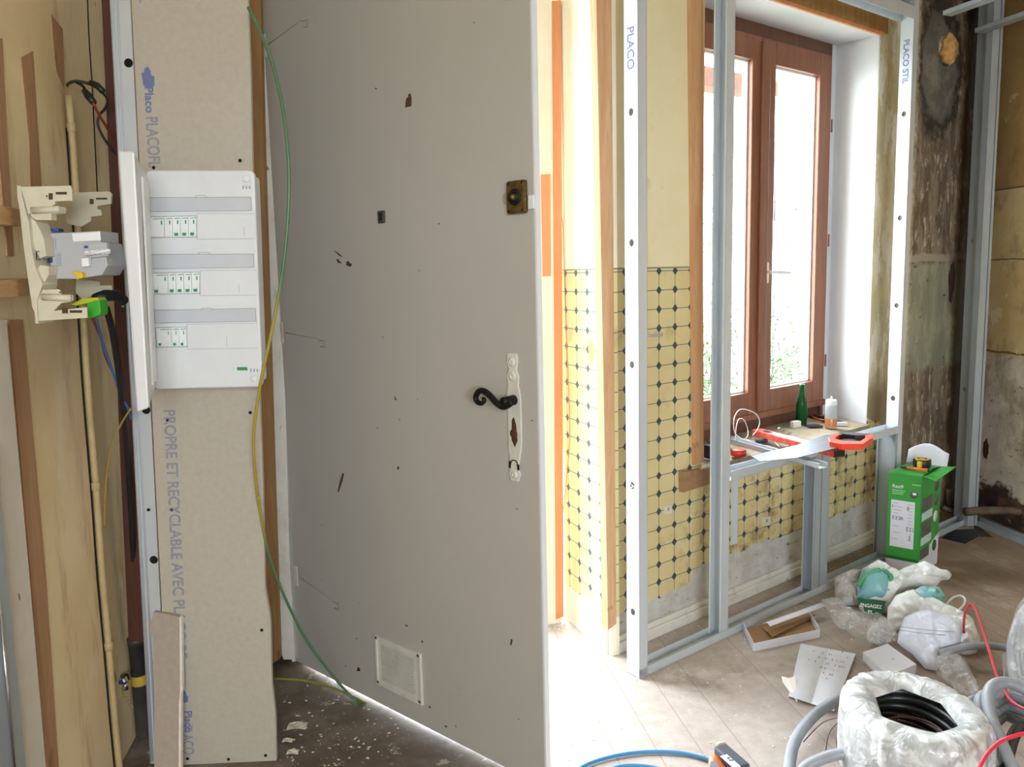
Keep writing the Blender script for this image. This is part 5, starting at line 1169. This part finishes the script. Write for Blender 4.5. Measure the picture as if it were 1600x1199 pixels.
# carrier bag with ENGAGEZ print, lying back
t = thing('printed_bag', 'crumpled carrier bag with blue and green globe print and ENGAGEZ lettering', 'bag', fl(1385, 950))
o1 = [(1347, 889), (1370, 876), (1391, 892), (1404, 893), (1428, 883), (1446, 878), (1462, 886), (1470, 891), (1484, 894), (1484, 904), (1472, 906), (1461, 918), (1452, 924), (1420, 920), (1392, 938), (1386, 958), (1352, 964), (1342, 950), (1339, 915)]
pil('bag_film', o1, (1385, 940), .035, .045, 'bag_white', t, .35, 2, .013, 20)
glob = [(1341, 905), (1347, 891), (1362, 888), (1380, 891), (1390, 900), (1393, 915), (1392, 930), (1386, 940), (1360, 940), (1339, 936)]
P0 = fl(1366, 925, .06); n_ = (toward(P0)*.75+up*.25).normalized()
m = MB(); pillow(m, glob, P0, n_, .045, 3, .003, 12); gb = m.build('globe_print', 'bag_blue', t, label='pale blue globe printed area')
m = MB()
def surf(x, y, o): 
    p = hit(x, y, P0+n_*o, n_); return p
for pts in (((1341, 916), (1350, 903), (1364, 894), (1376, 891)), ((1378, 891), (1391, 898), (1392, 912), (1388, 932))):
    m.tube([surf(x, y, .034 if pts[0][0] < 1370 else .022) for x, y in pts], .008, 8, step=.01)
m.build('green_bands', 'bag_green', gb)
m = MB(); m.prism([surf(x, y, .036) for x, y in ((1340, 935), (1362, 937), (1384, 940), (1380, 958), (1374, 962), (1351, 957), (1349, 948), (1341, 945))], n_*.003); bd_ = m.build('dark_green_patch', 'bag_dark_green', t)
xd = (surf(1381, 944, .04)-surf(1344, 940, .04)).normalized(); yd = n_.cross(xd)
yd = yd if yd.z > 0 else -yd
text_mesh('ENGAGEZ', .0165, surf(1344, 948, .0405), xd, yd, n_, .0002, sx=.88).build('lettering', 'label_white', bd_)
text_mesh('PL', .0165, surf(1356, 959, .0405), xd, yd, n_, .0002).build('lettering', 'label_white', bd_)
m = MB(); m.tube([fl(x, y, .03) for x, y in ((1466, 893), (1478, 892), (1485, 898), (1480, 905), (1468, 904))], .004, 6, step=.008); m.build('bag_handle', 'bag_white', t)
# carton with yellow label behind
q = [(1303, 903), (1328, 891), (1348, 891), (1348, 945), (1308, 948), (1304, 925)]
t = thing('torn_sleeve', 'pale crumpled wrapper with a yellow and black label beside the short studs', 'wrapper', fl(1325, 940))
pil('wrapper', q, (1325, 930), .03, .025, simple('dull_paper', 'b9b3b0', .6, c2='a8a19c', sc=20), t, .4, 5, .010, 24)
P1 = fl(1322, 903, .06); n1 = (toward(P1)*.8+up*.2).normalized()
m = MB(); m.prism([hit(x, y, P1+n1*.01, n1) for x, y in ((1315, 898), (1327, 894), (1328, 908), (1320, 912))], n1*.002); yl_ = m.build('yellow_label', 'yellow', t)
m = MB(); 
for pts in (((1317, 899), (1322, 903), (1319, 908)), ((1323, 897), (1325, 903), (1322, 910))): m.tube([hit(x, y, P1+n1*.0125, n1) for x, y in pts], .002, 5)
m.build('black_marks', 'black_plastic', yl_)
m = MB(); P1 = fl(1325, 935, .055); m.prism([hit(x, y, P1, n1) for x, y in ((1317, 934), (1332, 932), (1333, 940), (1318, 942))], n1*.001); m.build('barcode', 'line_grey', t)
# second carrier bag
t = thing('printed_bag', 'second crumpled carrier bag with blue-green print lying behind the white sleeve', 'bag', fl(1440, 960))
o2 = [(1387, 950), (1400, 930), (1425, 922), (1428, 938), (1460, 936), (1476, 945), (1490, 950), (1506, 960), (1520, 966), (1532, 1000), (1520, 1030), (1480, 1020), (1440, 990), (1398, 985), (1386, 972)]
pil('bag_film', o2, (1440, 975), .03, .035, 'bag_white', t, .45, 7, .014, 19)
P2 = fl(1450, 948, .06); n2 = (toward(P2)*.7+up*.3).normalized()
m = MB(); pillow(m, [(1424, 925), (1440, 916), (1468, 918), (1478, 932), (1472, 945), (1480, 958), (1466, 955), (1446, 956), (1426, 948)], P2, n2, .03, 8, .006, 16); g2 = m.build('globe_print', 'bag_blue', t)
for pts in (((1426, 930), (1432, 940), (1430, 948)), ((1466, 924), (1458, 932), (1468, 938), (1454, 938)), ((1456, 950), (1470, 950), (1478, 958))):
    m = MB(); m.tube([hit(x, y, P2+n2*.026, n2) for x, y in pts], .007, 6, step=.008); m.build('green_print', 'bag_green', g2)
m = MB(); m.tube([fl(x, y, .04) for x, y in ((1478, 945), (1490, 934), (1503, 932), (1508, 940), (1500, 952), (1488, 958))], .004, 6, step=.008); m.build('bag_handle', 'bag_white', t)
# white sleeve with lines
t = thing('white_sleeve', 'bluish white plastic sleeve with two thin dark lines lying in the clear wrap', 'wrapper', fl(1450, 1010))
o3 = [(1404, 990), (1412, 968), (1430, 958), (1455, 955), (1482, 964), (1502, 982), (1502, 1000), (1494, 1015), (1478, 1022), (1462, 1050), (1446, 1046), (1425, 1022), (1402, 1005)]
pil('sleeve', o3, (1450, 1005), .05, .045, 'bag_lav', t, .5, 11, .009, 16)
P3 = fl(1450, 985, .09); n3 = (toward(P3)*.5+up*.5).normalized()
m = MB()
for pts in (((1408, 980), (1440, 984), (1492, 988)), ((1406, 985), (1440, 990), (1478, 993))): m.tube([hit(x, y, P3+n3*.012, n3) for x, y in pts], .0009, 5)
m.build('dark_lines', 'line_grey', t)
pil('crumpled_bag', [(1494, 965), (1508, 962), (1522, 975), (1530, 995), (1526, 1020), (1505, 1028), (1490, 1020), (1500, 1000)], (1512, 1000), .03, .03, 'bag_white', None, .5, 13, .010, 18, **L_('small crumpled white bag right of the lined sleeve under the red wire', 'bag'))
pil('clear_film', [(1283, 938), (1300, 935), (1325, 955), (1350, 965), (1385, 968), (1400, 985), (1398, 1000), (1376, 1012), (1350, 1000), (1330, 992), (1305, 975)], (1345, 980), .02, .03, 'film', None, .75, 17, .014, 20, **L_('clear crumpled plastic film spread on the floor behind the leaflet', 'plastic film'))
pil('clear_film', [(1375, 968), (1398, 975), (1405, 1000), (1380, 1006), (1358, 1008), (1352, 990)], (1380, 992), .03, .03, 'film', None, .7, 19, .012, 24, **L_('small peak of clear plastic film in front of the printed bags', 'plastic film'))
pil('clear_film', [(1462, 1030), (1480, 1022), (1500, 1026), (1515, 1050), (1530, 1075), (1525, 1090), (1500, 1085), (1480, 1065), (1462, 1050)], (1495, 1060), .03, .035, 'film', None, .6, 23, .012, 24, **L_('shiny clear plastic film between the wrapped coil and the lined sleeve', 'plastic film'))

# wrapped coil lying on the floor
CC = V((.872, 1.712, 0)); RM, RA, HH = .117, .034, .103; EY = 1.2
t = thing('wrapped_coil', 'coil of black conduit wrapped in milky stretch film lying on the floor', 'cable coil', CC)
m = MB(); NA, NB_ = 140, 30; vs = []
HX = [(.082, 20), (.088, 75), (.078, 135), (.088, 200), (.080, 265), (.086, 320)]
HV = [V((r_*math.cos(math.radians(a)), r_*math.sin(math.radians(a)), 0)) for r_, a in HX]
def hole_r(a):     # taut straight edges between corners
    d = V((math.cos(a), math.sin(a), 0)); best = .08
    for i in range(len(HV)):
        p, q = HV[i], HV[(i+1) % len(HV)]; e = q-p; den = d.x*e.y-d.y*e.x
        if abs(den) < 1e-9: continue
        t_1 = (p.x*e.y-p.y*e.x)/den; u_ = (p.x*d.y-p.y*d.x)/den
        if t_1 > 0 and -1e-6 <= u_ <= 1+1e-6: best = t_1
    return best
for i in range(NA):
    a = 2*math.pi*i/NA; hr_ = hole_r(a)
    for j in range(NB_):
        f = j/(NB_-1)
        b = math.radians(118-208*f); cb_, sb = math.cos(b), math.sin(b); e = .7
        rr = RM+RA*math.copysign(abs(cb_)**e, cb_); zz_ = HH+(HH-.004)*math.copysign(abs(sb)**e, sb)
        if f < .3: k2 = f/.3; rr = hr_*(1-k2)+rr*k2; zz_ = (HH*1.93-.022*(1-k2)**1.5)*(1-k2)+zz_*k2
        nzv = (noise.noise(V((a*26, b*.8, 1)))*.0035+noise.noise(V((math.cos(a)*8, math.sin(a)*8, b)))*.005)*min(1, f*4)
        rr += nzv; vs.append(CC+V((math.cos(a)*rr, math.sin(a)*rr*EY, max(.003, zz_+nzv*.7))))
m.add(vs, [[i*NB_+j, ((i+1) % NA)*NB_+j, ((i+1) % NA)*NB_+j+1, i*NB_+j+1] for i in range(NA) for j in range(NB_-1)], True); m.build('stretch_film', 'wrap', t)
m = MB()
for k_ in range(16):
    z = .02+.155*(k_ % 8)/7; R_ = RM-.017 if k_ < 8 else RM+.015; z = .02+.145*(k_ % 8)/7; Q = [CC+V((math.cos(a)*R_, math.sin(a)*R_*EY, z+.004*math.sin(a*2+k_))) for a in [2*math.pi*i/160 for i in range(161)]]
    m.tube(Q, .0105, 8, caps=False, rib=.05)
m.build('conduit_turns', 'black_conduit', t)
m = MB()
for k_ in range(9):
    R_ = .083-.0022*k_; m.tube([CC+V((math.cos(a)*R_, math.sin(a)*R_*EY, .035+.011*k_+.008*math.sin(a*1+k_))) for a in [2*math.pi*i/60 for i in range(61)]], .0016, 5, caps=False)
m.build('wire_ends', 'brown_wire', t)
for k_, pts in enumerate((((1255, 1160, .02), (1285, 1130, .06), (1315, 1122, .09), (1345, 1130, .12), (1358, 1155, .1), (1345, 1185, .06), (1310, 1202, .03)),
                         ((1290, 1175, .03), (1296, 1145, .07), (1315, 1126, .09), (1330, 1130, .1)),
                         ((1308, 1168, .05), (1308, 1150, .07), (1325, 1132, .1)),
                         ((1310, 1165, .05), (1325, 1147, .09), (1355, 1143, .11), (1385, 1155, .13), (1405, 1185, .1), (1412, 1205, .08)),
                         ((1368, 1175, .1), (1385, 1160, .13), (1420, 1146, .17), (1445, 1142, .19)))):
    cable('brown_wire', [fl(*p) for p in pts], .0014, 'brown_wire', None, 6, .01, **L_(['long brown wire arching over the left of the wrapped coil', 'brown wire rising beside the grey conduit loop', 'short brown wire bend in front of the coil wrap', 'brown wire sweeping across the front of the coil wrap', 'brown wire reaching into the hole of the wrapped coil'][k_], 'wire'))
# grey conduits in front
cable('corrugated_conduit', [fl(*p) for p in ((1232, 1225, .03), (1234, 1195, .03), (1240, 1165, .035), (1255, 1138, .04), (1280, 1112, .045), (1310, 1094, .05), (1330, 1086, .05))], .0125, 'conduit', None, 14, .0024, .085, **L_('grey corrugated conduit curving from the left of the wrapped coil to the picture bottom', 'conduit'))
cable('corrugated_conduit', [fl(*p) for p in ((1245, 1225, .03), (1258, 1200, .05), (1280, 1188, .065), (1310, 1179, .075), (1345, 1179, .08), (1375, 1187, .075), (1400, 1202, .06), (1420, 1225, .04))], .0125, 'conduit', None, 14, .0024, .085, **L_('grey corrugated conduit arching across the foot of the wrapped coil', 'conduit'))
cable('corrugated_conduit', [fl(*p) for p in ((1470, 1022, .06), (1495, 1014, .06), (1520, 1010, .06), (1550, 1010, .06), (1580, 1014, .06))], .0105, 'conduit', None, 14, .0024, .07, **L_('grey conduit end pointing out of the wrapped coil at the right edge', 'conduit'))
# standing grey coil bottom right
cc2 = fl(1640, 1170, .17); ax2 = V((-.72, -.55, .42)).normalized()
t = thing('conduit_coil', 'coil of grey corrugated conduit at the lower right corner', 'cable coil', V((cc2.x, cc2.y, 0)))
a_ = ax2.cross(up).normalized(); b_ = ax2.cross(a_)
spec = [[(1556, 1215), (1545, 1190), (1530, 1160), (1521, 1125), (1514, 1105), (1518, 1098), (1530, 1093)],
        [(1570, 1215), (1556, 1190), (1543, 1155), (1532, 1120), (1531, 1098), (1538, 1088), (1560, 1082)],
        [(1592, 1220), (1578, 1190), (1562, 1155), (1548, 1120), (1544, 1090), (1552, 1072), (1572, 1067), (1595, 1075), (1625, 1090)]]
for i, sp_ in enumerate(spec):
    m = MB(); m.tube([fl(x, y, .04+.03*i+.11*math.sin(math.pi*min(1, j/len(sp_)*1.1)*.7)) for j, (x, y) in enumerate(sp_)], .0125, 14, step=.0024, rib=.085); m.build('conduit_turn', 'conduit', t)
for i in range(3):
    m = MB(); m.tube([fl(x, y, .12-.02*i) for x, y in ((1552+i*3, 1100+i*14), (1570, 1090+i*15), (1590, 1093+i*17), (1625, 1106+i*18))], .011, 12, step=.0024, rib=.085); m.build('conduit_turn', simple('shaded_grey_conduit', '6d7177', .4), t)
m = MB(); m.tube([fl(x, y, .10) for x, y in ((1572, 1225), (1575, 1180), (1590, 1140), (1615, 1135))], .013, 12, step=.004, rib=.04); m.build('conduit_turn', 'black_conduit', t)
# wrapped coil at right edge
t = thing('wrapped_coil', 'upright film-wrapped coil of grey conduit at the right picture edge', 'cable coil', fl(1600, 1095))
m = MB()
for i in range(7):
    pts = [(1604+i*8, 950-i*4), (1590+i*7, 975), (1581+i*7, 1010), (1583+i*8, 1050), (1592+i*9, 1090)]
    m.tube([fl(x, y, z) for (x, y), z in zip(pts, (.20, .19, .15, .09, .03))], .012, 10, step=.004, rib=.04)
m.build('conduit_turns', 'conduit', t)
P4 = fl(1610, 1040, .12); n4 = toward(P4); m = MB(); pillow(m, [(1600, 932), (1588, 950), (1578, 985), (1575, 1020), (1565, 1022), (1569, 1070), (1585, 1100), (1640, 1110), (1680, 1060), (1680, 960), (1640, 925)], P4, n4, .07, 31, .006, 12, 1.0); m.build('stretch_film', 'film', t)
# red wire loops
cable('red_wire', [fl(*p) for p in ((1506, 990, .06), (1506, 972, .09), (1509, 955, .12), (1516, 945, .14), (1524, 952, .14), (1532, 975, .13), (1545, 1015, .12), (1557, 1055, .12), (1572, 1085, .13), (1590, 1103, .14), (1625, 1118, .15))], .0036, 'red_wire', None, 10, .01, **L_('red wire arching up in a hairpin and down over the grey conduit coil', 'wire'))
cable('red_wire', [fl(*p) for p in ((1525, 1215, .18), (1538, 1185, .2), (1558, 1163, .21), (1580, 1152, .22), (1610, 1146, .22), (1640, 1150, .2))], .0040, 'red_wire', None, 10, .01, **L_('red wire crossing in front of the grey conduit coil at the bottom right', 'wire'))
# blue cable, tool
cable('blue_cable', [fl(*p) for p in ((885, 1215, .006), (915, 1196, .006), (950, 1184, .006), (990, 1177, .006), (1030, 1175, .006), (1070, 1178, .006), (1108, 1188, .006), (1140, 1200, .006))], .0046, 'blue_wire', None, 10, .012, **L_('blue cable looping over the floor boards at the bottom edge', 'cable'))
cable('blue_cable', [fl(*p) for p in ((930, 1215, .006), (965, 1199, .006), (1000, 1197, .006), (1040, 1204, .006), (1070, 1215, .006))], .0046, 'blue_wire', None, 10, .012, **L_('second blue cable turn just showing at the bottom edge', 'cable'))
c = fl(1128, 1200, .035); t = thing('battery_tool', 'orange and grey power tool with a dark battery lying at the bottom edge', 'power tool', c-V((0, 0, .033)))
dT = (fl(1160, 1200, .03)-fl(1128, 1172, .03)).normalized(); sT = dT.cross(up).normalized()
m = MB(); m.box(fl(1143, 1196, .04), .09, .034, .05, u=dT, v=sT, w_=up); m.build('battery_block', simple('slate_plastic', '454b57', .5), t, bevel=.004)
m = MB(); m.box(fl(1141, 1190, .0655), .05, .018, .001, u=dT, v=sT, w_=up); lbp = m.build('white_label', 'label_white', t)
text_mesh('4.0', .014, fl(1134, 1184, .0665), dT, sT*-1, up, .0001).build('lettering', 'black_plastic', lbp)
P5 = fl(1117, 1195, .04); m = MB(); pillow(m, [(1106, 1205), (1107, 1186), (1115, 1179), (1122, 1184), (1136, 1204), (1130, 1215), (1110, 1215)], P5, (toward(P5)*.5+up*.5), .02, 3, .001, 10); bd2 = m.build('motor_housing', simple('tool_orange', 'e3773a', .4), t)
m = MB(); m.prism([hit(x, y, P5+(toward(P5)*.5+up*.5).normalized()*.0205, (toward(P5)*.5+up*.5).normalized()) for x, y in ((1108, 1203), (1110, 1192), (1117, 1190), (1124, 1199), (1122, 1210))], up*.002); m.build('grey_grip', simple('lavender_grip', '8d93a8', .5), bd2)
# chips and dust on the floor (nobody could count them)
m = MB(); rs = random.Random(11)
def flake(p, s_):
    a = rs.uniform(0, 6.28); h = s_*rs.uniform(.1, .4); pts = [p+V((math.cos(a+k*1.57)*s_*rs.uniform(.4, 1), math.sin(a+k*1.57)*s_*rs.uniform(.3, .8), .001)) for k in range(4)]; m.prism(pts, (rs.uniform(-.2, .2)*s_, 0, h))
for i in range(260):
    x = rs.uniform(860, 1340); y = rs.uniform(1000, 1199); p = fl(x, y)
    if (p-WF(0, 0, 0)).dot(WF.n) > -.03: continue
    flake(p, rs.choice([.0015, .0015, .002, .004]))
for i in range(240): flake(fl(rs.uniform(436, 640), rs.uniform(1050, 1199)), rs.choice([.0015, .002, .002, .005]))
for i in range(220):
    p = WF(rs.uniform(.05, 1.7), rs.uniform(-.15, -.03), 0); flake(p, rs.choice([.0015, .002, .004]))
for i in range(60): flake(fl(rs.uniform(855, 885), rs.uniform(966, 985)), rs.choice([.002, .005]))
m.build('floor_debris', 'chips', None, kind='stuff', label='plaster crumbs and wood chips scattered over the floor', category='debris')
# a few curled peelings
for i, (x, y, s_) in enumerate(((465, 1137, .035), (458, 1178, .02), (450, 1160, .018), (515, 1055, .012))):
    g_ = []
    for a in range(5):
        row = []
        for b in range(5): row.append(fl(x, y)+V(((a-2)*s_*.35, (b-2)*s_*.25+rs.uniform(-.002, .002), .003+.004*abs(math.sin((a+b)*.8)))))
        g_.append(row)
    m = MB(); m.sheet(g_, .0006, False); m.build('paint_peeling', 'chips', None, **L_(['large pale paint peeling on the floor right of the strip', 'pale paint peeling at the lower left of the dark floor', 'pale paint peeling between the large one and the strip foot', 'tiny pale paint peeling near the door hinge'][i], 'paint peeling'))
x, y = 1126, 1161; m = MB(); m.box(fl(x, y, .003), .022, .004, .003, .5); m.build('wood_splinter', 'chips', None, **L_('single pale wood splinter on the boards above the power tool', 'splinter'))

# repeats of one kind carry one group
GR = {'metal stud': 'steel studs of the new framing', 'metal track': 'steel tracks of the new framing', 'ceiling rail': 'furring rails under the ceiling', 'rod': 'hanger rods of the ceiling rails',
      'bag': 'carrier bags on the floor', 'wire': 'loose wires', 'cable': 'loose cables', 'conduit': 'grey corrugated conduits', 'plasterboard': 'pieces of plasterboard', 'tape measure': 'tape measures',
      'cable coil': 'coils on the floor', 'plastic film': 'clear plastic film on the floor', 'batten': 'battens on the left wall', 'paint peeling': 'paint peelings on the floor', 'battery': 'batteries on the sill',
      'clip': 'steel clips on the sill', 'bottle': 'bottles on the sill', 'wall plate': 'blanking plates on the tiled wall', 'pipe': 'old pipes'}
for o in COL.objects:
    if o.parent is None and 'category' in o and o['category'] in GR and not o.get('group'): o['group'] = GR[o['category']]
